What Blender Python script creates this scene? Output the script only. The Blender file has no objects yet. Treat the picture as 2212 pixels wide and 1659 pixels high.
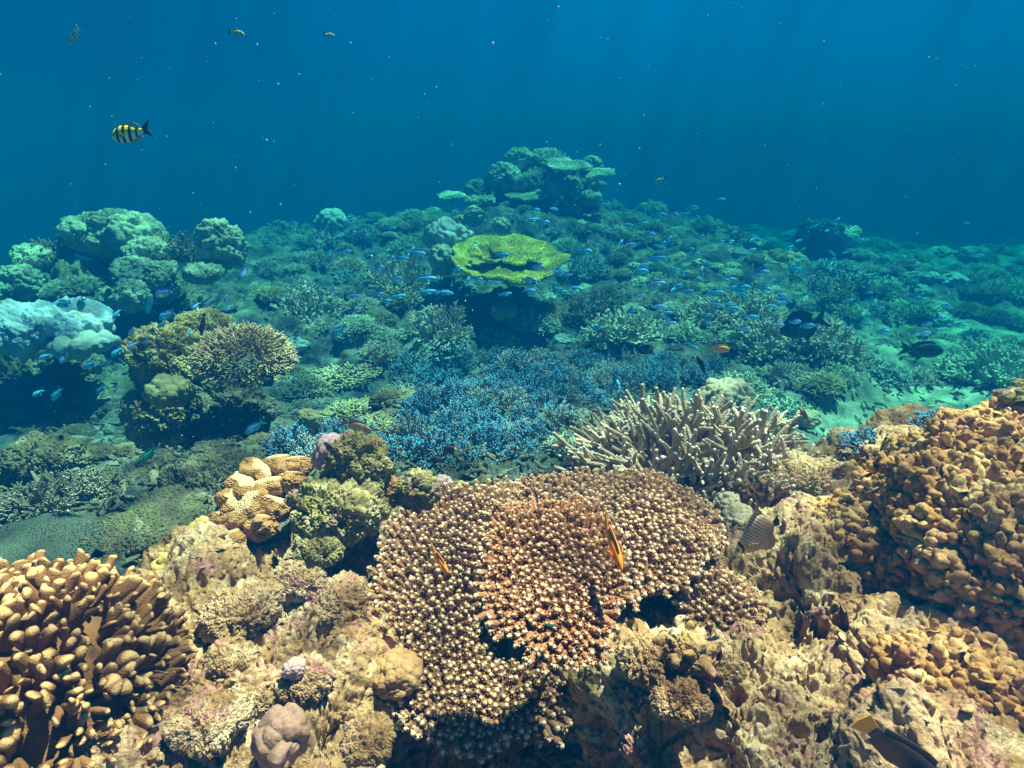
import bpy, math, random
import numpy as np
from mathutils import Vector, Matrix
from mathutils.geometry import tessellate_polygon

random.seed(7)
SC = bpy.context.scene
COL = SC.collection
PI = math.pi
def R_(d): return math.radians(d)

# ------------------------------------------------------------------ camera
F, CX, CY = 1318.0, 1106.0, 829.5            # lens in units of a 2212 px wide frame
PITCH = R_(20.8)
CP, SP = math.cos(PITCH), math.sin(PITCH)
cam = bpy.data.cameras.new('camera')
cam.sensor_width = 36.0
cam.lens = 36.0 * F / 2212.0
cam.clip_start = 0.02
cam.clip_end = 400
camo = bpy.data.objects.new('camera', cam)
COL.objects.link(camo)
camo.location = (0, 0, 0)
camo.rotation_euler = (PI / 2 - PITCH, 0, 0)
SC.camera = camo

# ------------------------------------------------------------------ light
SUN_EL, SUN_AZ = R_(71), R_(55)              # azimuth measured from +Y towards +X
SUN_STRENGTH = 5.0
sun = bpy.data.lights.new('sun', 'SUN')
sun.energy = SUN_STRENGTH
sun.angle = R_(0.6)
sun.color = (1.0, 0.57, 0.46)
suno = bpy.data.objects.new('sun', sun)
COL.objects.link(suno)
sdir = Vector((math.sin(SUN_AZ) * math.cos(SUN_EL), math.cos(SUN_AZ) * math.cos(SUN_EL), math.sin(SUN_EL)))
suno.rotation_euler = (-sdir).to_track_quat('-Z', 'Y').to_euler()
suno.location = (0, 0, 6)

SC.view_settings.view_transform = 'Standard'
SC.view_settings.look = 'None'
SC.view_settings.gamma = 1.0
SC.view_settings.exposure = 1.83
SC.render.engine = 'CYCLES'
cy = SC.cycles
cy.use_denoising = True
cy.max_bounces = 6
cy.diffuse_bounces = 1
cy.glossy_bounces = 2
cy.transparent_max_bounces = 8
cy.volume_bounces = 0
cy.caustics_reflective = False
cy.caustics_refractive = False

W = bpy.data.worlds.new('World')
SC.world = W
W.use_nodes = True
nt = W.node_tree
nt.nodes.clear()
def wn(t, **k):
    n = nt.nodes.new(t)
    for a, b in k.items(): setattr(n, a, b)
    return n
w_out = wn('ShaderNodeOutputWorld')
sky = wn('ShaderNodeTexSky', sky_type='NISHITA', sun_disc=False)
sky.sun_elevation = SUN_EL
sky.sun_rotation = SUN_AZ
bg_sky = wn('ShaderNodeBackground'); bg_sky.inputs[1].default_value = 0.05
tint = wn('ShaderNodeMix', data_type='RGBA', blend_type='MULTIPLY')   # the sea surface lets through only part of the sky's light
tint.inputs[0].default_value = 1.0; tint.inputs[7].default_value = (0.24, 0.25, 0.24, 1)
nt.links.new(sky.outputs[0], tint.inputs[6]); nt.links.new(tint.outputs[2], bg_sky.inputs[0])
tc = wn('ShaderNodeTexCoord')
sep = wn('ShaderNodeSeparateXYZ')
nt.links.new(tc.outputs['Generated'], sep.inputs[0])
ramp = wn('ShaderNodeValToRGB')               # deep open water, darker below, lighter towards the surface
mr = wn('ShaderNodeMapRange'); mr.inputs[1].default_value = -0.5; mr.inputs[2].default_value = 0.5
nt.links.new(sep.outputs[2], mr.inputs[0]); nt.links.new(mr.outputs[0], ramp.inputs[0])
e = ramp.color_ramp.elements
e[0].position = 0.25; e[0].color = (0.0, 0.022, 0.056, 1)
e[1].position = 0.47; e[1].color = (0.0, 0.048, 0.118, 1)
for p, c in ((0.62, (0.0, 0.052, 0.134, 1)), (0.80, (0.0, 0.060, 0.150, 1))):
    q = e.new(p); q.color = c
mrx = wn('ShaderNodeMapRange', interpolation_type='SMOOTHSTEP')   # sunward brightening put into the water colour, darker to the left
mrx.inputs[1].default_value = -0.65; mrx.inputs[2].default_value = 0.35
mrx.inputs[3].default_value = 0.58; mrx.inputs[4].default_value = 1.08
nt.links.new(sep.outputs[0], mrx.inputs[0])
vm = wn('ShaderNodeVectorMath', operation='SCALE')
at = wn('ShaderNodeMath', operation='ARCTAN2')               # streaks painted into the water backdrop as shafts of daylight
nt.links.new(sep.outputs[0], at.inputs[0]); nt.links.new(sep.outputs[1], at.inputs[1])
sk = wn('ShaderNodeMath', operation='MULTIPLY_ADD'); sk.inputs[1].default_value = -0.35
nt.links.new(sep.outputs[2], sk.inputs[0]); nt.links.new(at.outputs[0], sk.inputs[2])
shn = wn('ShaderNodeTexNoise', noise_dimensions='1D'); shn.inputs['Scale'].default_value = 11; shn.inputs['Detail'].default_value = 4
nt.links.new(sk.outputs[0], shn.inputs['W'])
shm = wn('ShaderNodeMapRange'); shm.inputs[1].default_value = 0.3; shm.inputs[2].default_value = 0.75; shm.inputs[3].default_value = -0.12; shm.inputs[4].default_value = 0.20
nt.links.new(shn.outputs[0], shm.inputs[0])
shf = wn('ShaderNodeMapRange', interpolation_type='SMOOTHSTEP'); shf.inputs[1].default_value = -0.02; shf.inputs[2].default_value = 0.2
nt.links.new(sep.outputs[2], shf.inputs[0])
shx = wn('ShaderNodeMath', operation='MULTIPLY'); nt.links.new(shm.outputs[0], shx.inputs[0]); nt.links.new(shf.outputs[0], shx.inputs[1])
sha = wn('ShaderNodeMath', operation='ADD'); sha.inputs[1].default_value = 1.0; nt.links.new(shx.outputs[0], sha.inputs[0])
shp = wn('ShaderNodeMath', operation='MULTIPLY'); nt.links.new(sha.outputs[0], shp.inputs[0]); nt.links.new(mrx.outputs[0], shp.inputs[1])
nt.links.new(ramp.outputs[0], vm.inputs[0]); nt.links.new(shp.outputs[0], vm.inputs['Scale'])
bg_w = wn('ShaderNodeBackground'); bg_w.inputs[1].default_value = 1.0
nt.links.new(vm.outputs[0], bg_w.inputs[0])
win = wn('ShaderNodeMapRange', interpolation_type='SMOOTHSTEP')   # daylight comes in through the bright window overhead
win.inputs[1].default_value = 0.55; win.inputs[2].default_value = 0.8
nt.links.new(sep.outputs[2], win.inputs[0])
wmix = wn('ShaderNodeMixShader')
nt.links.new(win.outputs[0], wmix.inputs[0]); nt.links.new(bg_w.outputs[0], wmix.inputs[1]); nt.links.new(bg_sky.outputs[0], wmix.inputs[2])
nt.links.new(wmix.outputs[0], w_out.inputs[0])

# ------------------------------------------------------------------ view helpers
def ray(px, py):
    a = (px - CX) / F; b = (CY - py) / F
    return np.array([a, CP + b * SP, -SP + b * CP])     # forward + right*a + up*b
def P(px, py, Y):
    d = ray(px, py); return d * (Y / d[1])
def depth_of(p): return p[1] * CP - p[2] * SP
def pxm(p): return depth_of(p) / F                       # metres per frame unit at p

# ------------------------------------------------------------------ noise
def _h(ix, iy, iz, s):
    x = (ix.astype(np.uint32) * np.uint32(374761393)) ^ (iy.astype(np.uint32) * np.uint32(668265263)) ^ (iz.astype(np.uint32) * np.uint32(2147483647)) ^ np.uint32((s * 1274126177) & 0xffffffff)
    x = (x ^ (x >> np.uint32(13))) * np.uint32(1274126177)
    x = (x ^ (x >> np.uint32(16))) * np.uint32(2246822519)
    x = x ^ (x >> np.uint32(15))
    return x
def hf(ix, iy, iz, s): return (_h(ix, iy, iz, s) & np.uint32(0xffffff)).astype(np.float32) / np.float32(16777216.0)
def vnoise(p, s=0):
    p = np.asarray(p, np.float32)
    f0 = np.floor(p); fr = p - f0; i = f0.astype(np.int32).astype(np.int64)
    u = fr * fr * fr * (fr * (fr * 6 - 15) + 10)
    r = 0
    for dx in (0, 1):
        wx = u[:, 0] if dx else 1 - u[:, 0]
        for dy in (0, 1):
            wy = u[:, 1] if dy else 1 - u[:, 1]
            for dz in (0, 1):
                wz = u[:, 2] if dz else 1 - u[:, 2]
                r = r + wx * wy * wz * hf(i[:, 0] + dx, i[:, 1] + dy, i[:, 2] + dz, s)
    return r * 2 - 1
def fbm(p, o=4, s=0, g=0.5):
    r = 0; a = 1.0
    for k in range(o):
        r = r + a * vnoise(p * (2.03 ** k) + k * 17.3, s + k); a *= g
    return r
def worley(p, s=0, two=False):
    p = np.asarray(p, np.float32)
    n = len(p); o1 = np.empty(n, np.float32); o2 = np.empty(n, np.float32)
    for a in range(0, n, 200000):
        q = p[a:a + 200000]
        f0 = np.floor(q); fr = q - f0; i = f0.astype(np.int32).astype(np.int64)
        d1 = np.full(len(q), 9.0, np.float32); d2 = d1.copy()
        for dx in (-1, 0, 1):
            for dy in (-1, 0, 1):
                for dz in (-1, 0, 1):
                    h = _h(i[:, 0] + dx, i[:, 1] + dy, i[:, 2] + dz, s)
                    ox = (h & np.uint32(1023)).astype(np.float32) / 1023
                    oy = ((h >> np.uint32(10)) & np.uint32(1023)).astype(np.float32) / 1023
                    oz = ((h >> np.uint32(20)) & np.uint32(1023)).astype(np.float32) / 1023
                    d = (dx + ox - fr[:, 0]) ** 2 + (dy + oy - fr[:, 1]) ** 2 + (dz + oz - fr[:, 2]) ** 2
                    if two: d2 = np.minimum(d2, np.maximum(d1, d))
                    d1 = np.minimum(d1, d)
        o1[a:a + 200000] = np.sqrt(d1)
        if two: o2[a:a + 200000] = np.sqrt(d2)
    return (o1, o2) if two else o1
def sst(a, b, x):
    t = np.clip((x - a) / (b - a), 0, 1); return t * t * (3 - 2 * t)
def warp(p, f, amp, s=50):
    return p + amp * np.stack([vnoise(p * f + 3.1, s), vnoise(p * f + 7.7, s + 1), vnoise(p * f + 11.9, s + 2)], 1)
def unit(v): return v / np.maximum(np.linalg.norm(v, axis=-1, keepdims=True), 1e-9)

# ------------------------------------------------------------------ mesh helpers
def mesh(name, V, faces, attrs=None, smooth=True):
    """V (n,3); faces: list of int arrays of shape (m,3) or (m,4)."""
    V = np.asarray(V, np.float32)
    me = bpy.data.meshes.new(name)
    me.vertices.add(len(V)); me.vertices.foreach_set('co', V.ravel())
    li = np.concatenate([f.ravel() for f in faces]).astype(np.int32)
    tot = np.concatenate([np.full(len(f), f.shape[1], np.int32) for f in faces])
    st = np.concatenate([[0], np.cumsum(tot)[:-1]]).astype(np.int32)
    me.loops.add(len(li)); me.loops.foreach_set('vertex_index', li)
    me.polygons.add(len(tot)); me.polygons.foreach_set('loop_start', st)
    try: me.polygons.foreach_set('loop_total', tot)
    except Exception: pass
    me.update(calc_edges=True)
    me.polygons.foreach_set('use_smooth', np.full(len(tot), smooth, bool))
    for k, v in (attrs or {}).items():
        at = me.attributes.new(k, 'FLOAT', 'POINT'); at.data.foreach_set('value', np.asarray(v, np.float32))
    me.validate()
    return me
class Acc:
    def __init__(s): s.V = []; s.F = []; s.A = []; s.n = 0
    def add(s, V, faces, a=0.0):
        V = np.asarray(V, np.float32)
        s.V.append(V); s.F += [np.asarray(f) + s.n for f in faces]
        s.A.append(np.full(len(V), a, np.float32) if np.isscalar(a) else np.asarray(a, np.float32)); s.n += len(V)
    def mesh(s, name, smooth=True):
        return mesh(name, np.concatenate(s.V), s.F, {'tip': np.concatenate(s.A)}, smooth)
def obj(name, me, mat=None, parent=None, loc=None, rot=None, scale=None):
    o = bpy.data.objects.new(name, me); COL.objects.link(o)
    if mat is not None and me is not None:
        if len(me.materials) == 0: me.materials.append(mat)
        if me.materials[0] != mat:
            o.material_slots[0].link = 'OBJECT'; o.material_slots[0].material = mat
    if parent is not None: o.parent = parent
    if loc is not None: o.location = loc
    if rot is not None: o.rotation_euler = rot
    if scale is not None: o.scale = scale if not np.isscalar(scale) else (scale,) * 3
    return o
def tag(o, label, cat, group=None, kind=None):
    if label: o['label'] = label
    if cat: o['category'] = cat
    if group: o['group'] = group
    if kind: o['kind'] = kind
    return o
def thing(name, label, cat, loc=(0, 0, 0), rot=(0, 0, 0), group=None, scale=1.0):
    o = bpy.data.objects.new(name, None); COL.objects.link(o)
    o.empty_display_size = 0.05
    o.location = loc; o.rotation_euler = rot; o.scale = (scale,) * 3 if np.isscalar(scale) else scale
    return tag(o, label, cat, group)

_ico = {}
def ico(level):
    if level in _ico: return _ico[level]
    t = (1 + 5 ** .5) / 2
    V = np.array([(-1, t, 0), (1, t, 0), (-1, -t, 0), (1, -t, 0), (0, -1, t), (0, 1, t), (0, -1, -t), (0, 1, -t), (t, 0, -1), (t, 0, 1), (-t, 0, -1), (-t, 0, 1)], float)
    Fc = np.array([(0, 11, 5), (0, 5, 1), (0, 1, 7), (0, 7, 10), (0, 10, 11), (1, 5, 9), (5, 11, 4), (11, 10, 2), (10, 7, 6), (7, 1, 8), (3, 9, 4), (3, 4, 2), (3, 2, 6), (3, 6, 8), (3, 8, 9), (4, 9, 5), (2, 4, 11), (6, 2, 10), (8, 6, 7), (9, 8, 1)])
    V = unit(V)
    for _ in range(level):
        E = np.concatenate([Fc[:, [0, 1]], Fc[:, [1, 2]], Fc[:, [2, 0]]]); E.sort(axis=1)
        u, inv = np.unique(E, axis=0, return_inverse=True)
        inv = inv.reshape(-1)
        m = unit((V[u[:, 0]] + V[u[:, 1]]) / 2); n = len(V); k = len(Fc)
        a, b, c = n + inv[:k], n + inv[k:2 * k], n + inv[2 * k:]
        Fc = np.concatenate([np.stack([Fc[:, 0], a, c], 1), np.stack([Fc[:, 1], b, a], 1), np.stack([Fc[:, 2], c, b], 1), np.stack([a, b, c], 1)])
        V = np.concatenate([V, m])
    _ico[level] = (V.astype(np.float32), Fc)
    return _ico[level]

def tubes(acc, Pc, Rc, S=6, a0=0.0, a1=1.0, flat=None):
    """many tapering tubes at once: Pc (B,K,3) centre lines, Rc (B,K) radii; rounded tips; attribute runs a0..a1"""
    Pc = np.asarray(Pc, float); Rc = np.asarray(Rc, float)
    B, K, _ = Pc.shape
    tip_t = unit(Pc[:, -1] - Pc[:, -2]); r = Rc[:, -1]
    ext = np.stack([Pc[:, -1] + tip_t * (r * q)[:, None] for q in (0.5, 0.85)], 1)
    Pc = np.concatenate([Pc, ext], 1); Rc = np.concatenate([Rc, (r * 0.86)[:, None], (r * 0.5)[:, None]], 1)
    K2 = K + 2
    T = np.empty_like(Pc); T[:, 1:-1] = Pc[:, 2:] - Pc[:, :-2]; T[:, 0] = Pc[:, 1] - Pc[:, 0]; T[:, -1] = tip_t
    T = unit(T)
    av = np.abs(Pc[:, -1] - Pc[:, 0]); ref = np.zeros((B, 3)); ref[np.arange(B), av.argmin(1)] = 1
    U = unit(np.cross(T, ref[:, None, :])); Vv = np.cross(T, U)
    ang = np.arange(S) * 2 * PI / S
    fl = 1.0 if flat is None else flat
    ring = Pc[:, :, None, :] + Rc[:, :, None, None] * (np.cos(ang)[None, None, :, None] * U[:, :, None, :] * fl + np.sin(ang)[None, None, :, None] * Vv[:, :, None, :])
    apex = Pc[:, -1] + tip_t * (r * 0.2)[:, None]
    n = K2 * S + 1
    V = np.concatenate([ring.reshape(B, K2 * S, 3), apex[:, None, :]], 1).reshape(-1, 3)
    i = np.arange(K2 - 1)[:, None] * S; j = np.arange(S)[None, :]; j2 = (j + 1) % S
    q = np.stack([i + j, i + j2, i + S + j2, i + S + j], -1).reshape(-1, 4)
    tr = np.stack([(K2 - 1) * S + j[0], (K2 - 1) * S + j2[0], np.full(S, K2 * S)], -1)
    off = (np.arange(B) * n)[:, None, None]
    at = np.concatenate([np.repeat(np.linspace(0, 1, K2), S), [1.0]])
    a0 = np.broadcast_to(np.asarray(a0, float).reshape(-1, 1), (B, 1)); a1 = np.broadcast_to(np.asarray(a1, float).reshape(-1, 1), (B, 1))
    A = (a0 + (a1 - a0) * at[None, :]).ravel()
    acc.add(V, [(q[None] + off).reshape(-1, 4), (tr[None] + off).reshape(-1, 3)], A)

def fib_dome(n, rng, zmin=0.0, jit=0.5):
    k = np.arange(n) + 0.5
    z = 1 - (1 - zmin) * k / n
    ph = k * PI * (3 - 5 ** .5)
    r = np.sqrt(np.maximum(0, 1 - z * z))
    v = np.stack([r * np.cos(ph), r * np.sin(ph), z], 1)
    return unit(v + rng.normal(0, jit / math.sqrt(n), v.shape))

def lines(base, dirs, L, bend, rng, K=5, wob=0.04):
    """curving centre lines: bend (B,3) is added progressively to the direction"""
    B = len(base); t = np.linspace(0, 1, K)
    wobv = rng.normal(0, wob, (B, K, 3)); wobv[:, 0] = 0
    return base[:, None, :] + (dirs[:, None, :] * t[None, :, None] + bend[:, None, :] * (t[None, :, None] ** 2)) * L[:, None, None] + np.cumsum(wobv, 1) * L[:, None, None] * 0.5

def stag(seed, nprim=34, nsec=5, nter=2, flat=0.7, r0=0.035, S=6, K=5, zmin=0.05, up=0.25, core=0.12, seclen=(0.35, 0.6), taper=0.55, tsec=(0.35, 0.92)):
    """arborescent branching coral of unit radius"""
    rng = np.random.default_rng(seed); acc = Acc()
    d = fib_dome(nprim, rng, zmin, 1.2)
    sc = np.array([1, 1, flat])
    base = d * core * sc
    L = rng.uniform(0.72, 1.0, nprim) * (1 - core)
    Pc = lines(base, d * sc, L, np.array([0, 0, up])[None] * rng.uniform(0, 1, (nprim, 1)), rng, K)
    t = np.linspace(0, 1, K)
    rr = r0 * rng.uniform(0.85, 1.2, (nprim, 1)) * (1 - (1 - taper) * t[None])
    tubes(acc, Pc, rr, S, 0.0, 1.0)
    def kids(Pp, rp, Lp, m, lo, hi, ts, a0):
        B, K_, _ = Pp.shape
        idx = np.repeat(np.arange(B), m); tt = rng.uniform(ts[0], ts[1], len(idx)) * (K_ - 1)
        i0 = np.clip(tt.astype(int), 0, K_ - 2); fr = (tt - i0)[:, None]
        b = Pp[idx, i0] * (1 - fr) + Pp[idx, i0 + 1] * fr
        tan = unit(Pp[idx, i0 + 1] - Pp[idx, i0])
        rnd = rng.normal(0, 1, tan.shape); rnd -= (rnd * tan).sum(1, keepdims=True) * tan; rnd = unit(rnd)
        dd = unit(tan * 0.75 + rnd * rng.uniform(0.5, 0.95, (len(idx), 1)) + np.array([0, 0, 0.25]))
        LL = Lp[idx] * rng.uniform(lo, hi, len(idx)) * (1.15 - 0.6 * tt / (K_ - 1))
        pc = lines(b, dd, LL, np.array([0, 0, up * 0.8])[None] * rng.uniform(0, 1, (len(idx), 1)), rng, K_)
        r_ = (rp[idx, i0] * 0.9)[:, None] * rng.uniform(0.8, 1.0, (len(idx), 1)) * (1 - (1 - taper) * t[None])
        tubes(acc, pc, r_, S, a0, 1.0)
        return pc, r_, LL
    if nsec:
        p2, r2, L2 = kids(Pc, rr, L, nsec, seclen[0], seclen[1], tsec, 0.25)
        if nter: kids(p2, r2, L2, nter, 0.4, 0.7, (0.3, 0.9), 0.35)
    return acc

def bush(seed, n=260, r0=0.03, flat=0.75, inner=0.45, twigs=2, S=5, K=3, zmin=0.0, up=0.35, twl=0.2, jit=0.16, taper=0.6):
    """corymbose colony: fine upright branchlets over a dome of unit radius"""
    rng = np.random.default_rng(seed); acc = Acc()
    d = fib_dome(n, rng, zmin, 1.6); sc = np.array([1, 1, flat])
    base = d * inner * sc
    out = unit(d * sc + np.array([0, 0, up]) + rng.normal(0, jit, d.shape))
    L = (1 - inner) * rng.uniform(0.8, 1.12, n) * np.where(d[:, 2] > 0.3, 1, 0.95)
    Pc = lines(base, out, L, np.zeros((n, 3)), rng, K, 0.08)
    t = np.linspace(0, 1, K)
    tubes(acc, Pc, r0 * rng.uniform(0.8, 1.2, (n, 1)) * (1 - (1 - taper) * t[None]), S, 0.0, 1.0)
    if twigs:
        idx = np.repeat(np.arange(n), twigs); f = rng.uniform(0.4, 0.8, (len(idx), 1))
        b = base[idx] + out[idx] * L[idx][:, None] * f
        dd = unit(out[idx] + rng.normal(0, 0.5, (len(idx), 3)))
        LL = twl * rng.uniform(0.7, 1.3, len(idx))
        pc = lines(b, dd, LL, np.zeros((len(idx), 3)), rng, K, 0.05)
        tubes(acc, pc, r0 * 0.75 * rng.uniform(0.8, 1.2, (len(idx), 1)) * (1 - 0.4 * t[None]), S, 0.45, 1.0)
    return acc

def lump(seed, level=5, lobes=2.6, amp=0.28, fine=0.04, flat=0.8, knob=0.0, pits=0.0, knobf=9, warpa=0.25, asp=(1, 1, 1), crev=0.0):
    """massive coral or rock: rounded lobes with creases, optional knobs and boreholes, half axes asp"""
    V, Fc = ico(level); ax = np.array(asp, np.float32) * np.array([1, 1, flat], np.float32)
    E = V * ax; nr = unit(V / ax)
    p = warp(E, 1.7, warpa, seed)
    f1 = worley(p * lobes, seed)
    d = amp * (0.75 - 1.15 * f1 ** 2) + 0.16 * fbm(E * 1.3, 2, seed + 5) + fine * fbm(E * 9, 4, seed + 9)
    if knob:
        q = warp(E, 4, 0.12, seed + 3)
        d = d + knob * (0.6 - 1.3 * worley(q * knobf, seed + 4) ** 2)
        d = d + knob * 0.4 * (0.5 - worley(q * knobf * 2.3, seed + 14) ** 2)
    if pits:
        q = warp(E, 6, 0.06, seed + 6)
        m = sst(-0.15, 0.35, fbm(E * 3, 2, seed + 21))
        d = d - pits * m * sst(0.34, 0.16, worley(q * 9, seed + 7)) - pits * 0.6 * sst(0.3, 0.12, worley(q * 19, seed + 8))
    if crev:
        a1, a2 = worley(warp(E, 5, 0.1, seed + 31) * 8, seed + 32, True); d = d - crev * sst(0.18, 0.0, a2 - a1)
        a1, a2 = worley(warp(E, 11, 0.04, seed + 35) * 19, seed + 36, True); d = d - crev * 0.45 * sst(0.2, 0.0, a2 - a1)
    return E + nr * d[:, None], Fc

# ------------------------------------------------------------------ materials
def base_mat(name, rough=0.8, spec=0.2):
    m = bpy.data.materials.new(name); m.use_nodes = True
    t = m.node_tree; b = t.nodes['Principled BSDF']
    b.inputs['Roughness'].default_value = rough
    b.inputs['Specular IOR Level'].default_value = spec
    return m, t, b
def N(t, typ, **k):
    n = t.nodes.new(typ)
    for a, v in k.items(): setattr(n, a, v)
    return n
def noise_n(t, vec, scale, detail=4, rough=0.55, dist=0.0):
    n = N(t, 'ShaderNodeTexNoise'); n.inputs['Scale'].default_value = scale
    n.inputs['Detail'].default_value = detail; n.inputs['Roughness'].default_value = rough
    n.inputs['Distortion'].default_value = dist
    t.links.new(vec, n.inputs['Vector']); return n.outputs['Fac']
def vor_n(t, vec, scale, feature='F1'):
    n = N(t, 'ShaderNodeTexVoronoi', feature=feature); n.inputs['Scale'].default_value = scale
    t.links.new(vec, n.inputs['Vector']); return n.outputs['Distance']
def ramp_n(t, fac, stops, interp='LINEAR'):
    n = N(t, 'ShaderNodeValToRGB'); n.color_ramp.interpolation = interp
    e = n.color_ramp.elements
    while len(e) < len(stops): e.new(0.5)
    for k, (p, c) in enumerate(stops):
        e[k].position = p; e[k].color = (*c, 1) if len(c) == 3 else c
    t.links.new(fac, n.inputs[0]); return n.outputs[0]
def mix_n(t, fac, a, b, mode='MIX'):
    n = N(t, 'ShaderNodeMix', data_type='RGBA', blend_type=mode)
    for s, v in ((n.inputs[0], fac), (n.inputs[6], a), (n.inputs[7], b)):
        if isinstance(v, (int, float)): s.default_value = v
        elif isinstance(v, tuple): s.default_value = (*v, 1)
        else: t.links.new(v, s)
    return n.outputs[2]
def map_n(t, v, a, b, c=0.0, d=1.0):
    n = N(t, 'ShaderNodeMapRange', interpolation_type='SMOOTHSTEP')
    for k, x in enumerate((a, b, c, d)): n.inputs[k + 1].default_value = x
    t.links.new(v, n.inputs[0]); return n.outputs[0]
def attr_n(t, name):
    n = N(t, 'ShaderNodeAttribute', attribute_name=name); return n.outputs['Fac']
def math_n(t, op, a, b):
    n = N(t, 'ShaderNodeMath', operation=op)
    for k, v in enumerate((a, b)):
        if isinstance(v, (int, float)): n.inputs[k].default_value = v
        else: t.links.new(v, n.inputs[k])
    return n.outputs[0]
def bump_n(t, b, h, strength=0.5, dist=0.01):
    n = N(t, 'ShaderNodeBump'); n.inputs['Strength'].default_value = strength; n.inputs['Distance'].default_value = dist
    t.links.new(h, n.inputs['Height']); t.links.new(n.outputs[0], b.inputs['Normal'])
def pos_n(t): return N(t, 'ShaderNodeNewGeometry').outputs['Position']

def rock_colour(t, pos, light, mid, dark, algae, pink, pinkamt=0.45, s=1.0):
    c = ramp_n(t, noise_n(t, pos, 9 * s, 8, 0.62), [(0.30, dark), (0.46, mid), (0.60, light), (0.75, mid)])
    c = mix_n(t, map_n(t, noise_n(t, pos, 4.3 * s, 6, 0.6), 0.50, 0.66), c, algae)
    c = mix_n(t, map_n(t, noise_n(t, pos, 14 * s, 5, 0.6, 0.5), 0.55, 0.63, 0, min(1, pinkamt * 1.4)), c, pink)
    c = mix_n(t, map_n(t, noise_n(t, pos, 6.5 * s, 7, 0.65, 0.8), 0.58, 0.66, 0, 0.42), c, dark)
    c = mix_n(t, map_n(t, noise_n(t, pos, 8.5 * s, 6, 0.6, 0.4), 0.55, 0.63, 0, 0.8), c, tuple(min(0.85, x * 1.25 + 0.05) for x in light))
    f = ramp_n(t, noise_n(t, pos, 100 * s, 7, 0.72), [(0.31, (0.18, 0.14, 0.10)), (0.43, (0.80, 0.78, 0.74)), (0.54, (1.05, 1.05, 1.05)), (0.7, (1.25, 1.25, 1.22))])
    return mix_n(t, 1.0, c, f, 'MULTIPLY')
def rock_mat(name, light, mid, dark, algae, pink, pinkamt=0.45, s=1.0, bump=0.9, bd=0.007):
    m, t, b = base_mat(name, 0.85, 0.15); pos = pos_n(t)
    c = rock_colour(t, pos, light, mid, dark, algae, pink, pinkamt, s)
    t.links.new(c, b.inputs['Base Color'])
    h = math_n(t, 'ADD', noise_n(t, pos, 70 * s, 7, 0.68), math_n(t, 'MULTIPLY', map_n(t, vor_n(t, pos, 60 * s), 0.05, 0.38), 0.8))
    bump_n(t, b, h, bump, bd)
    return m
def coral_mat(name, low, high, tip, t0=0.75, t1=0.97, ns=20, vs=220, bump=0.5, bd=0.003, rough=0.75, dot=0.25):
    m, t, b = base_mat(name, rough, 0.25); pos = pos_n(t)
    c = mix_n(t, map_n(t, noise_n(t, pos, ns, 5, 0.6), 0.35, 0.65), low, high)
    v = vor_n(t, pos, vs)
    c = mix_n(t, map_n(t, v, 0.5, 0.15, 0, dot), c, tip)
    c = mix_n(t, map_n(t, attr_n(t, 'tip'), t0, t1), c, tip)
    t.links.new(c, b.inputs['Base Color'])
    bump_n(t, b, math_n(t, 'SUBTRACT', 1.0, v), bump, bd)
    return m
def massive_mat(name, a, bcol, ns=14, vs=300, bump=0.35, bd=0.003, patch=None, pamt=0.5):
    m, t, b = base_mat(name, 0.75, 0.2); pos = pos_n(t)
    c = mix_n(t, map_n(t, noise_n(t, pos, ns, 6, 0.6), 0.35, 0.66), a, bcol)
    if patch: c = mix_n(t, map_n(t, noise_n(t, pos, ns * 0.4, 4), 0.52, 0.62, 0, pamt), c, patch)
    f = ramp_n(t, noise_n(t, pos, 130, 5, 0.7), [(0.3, (0.7, 0.7, 0.68)), (0.6, (1.05, 1.05, 1.05))])
    c = mix_n(t, 1.0, c, f, 'MULTIPLY')
    t.links.new(c, b.inputs['Base Color'])
    h = math_n(t, 'ADD', math_n(t, 'MULTIPLY', vor_n(t, pos, vs), -0.7), noise_n(t, pos, 60, 4))
    bump_n(t, b, h, bump, bd)
    return m

M = {}
CREAM, TAN, UMBER, OLIVE, PINK = (0.66, 0.53, 0.33), (0.46, 0.33, 0.16), (0.16, 0.11, 0.06), (0.34, 0.32, 0.11), (0.46, 0.26, 0.25)
M['rock_pale'] = rock_mat('pale_reef_rock', (0.68, 0.44, 0.28), (0.48, 0.27, 0.135), (0.17, 0.08, 0.035), (0.38, 0.24, 0.08), (0.54, 0.24, 0.22), 0.6)
M['rock_orange'] = rock_mat('orange_knobby_rock', (0.72, 0.40, 0.18), (0.52, 0.25, 0.09), (0.28, 0.12, 0.04), (0.48, 0.25, 0.10), (0.50, 0.20, 0.15), 0.35, 1.0, 0.6)
M['rock_olive'] = rock_mat('algae_covered_rock', (0.50, 0.40, 0.20), (0.30, 0.23, 0.09), (0.10, 0.08, 0.04), (0.22, 0.20, 0.05), (0.33, 0.18, 0.17), 0.6, 1.4, 0.9, 0.008)
M['rock_ochre'] = rock_mat('ochre_rock', (0.56, 0.44, 0.20), (0.40, 0.29, 0.11), (0.12, 0.09, 0.04), (0.34, 0.29, 0.10), (0.40, 0.33, 0.24), 0.3, 0.9, 0.8, 0.01)
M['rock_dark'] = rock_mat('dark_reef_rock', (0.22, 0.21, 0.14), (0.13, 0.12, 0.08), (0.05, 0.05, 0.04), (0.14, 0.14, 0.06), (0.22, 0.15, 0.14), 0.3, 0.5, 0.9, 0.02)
M['rubble'] = rock_mat('dull_rubble', (0.25, 0.22, 0.13), (0.14, 0.12, 0.07), (0.055, 0.05, 0.035), (0.14, 0.13, 0.055), (0.16, 0.11, 0.10), 0.4, 1.0, 0.9, 0.01)  # colour lowered to stand in for ledge shadow in the left gully
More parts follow.
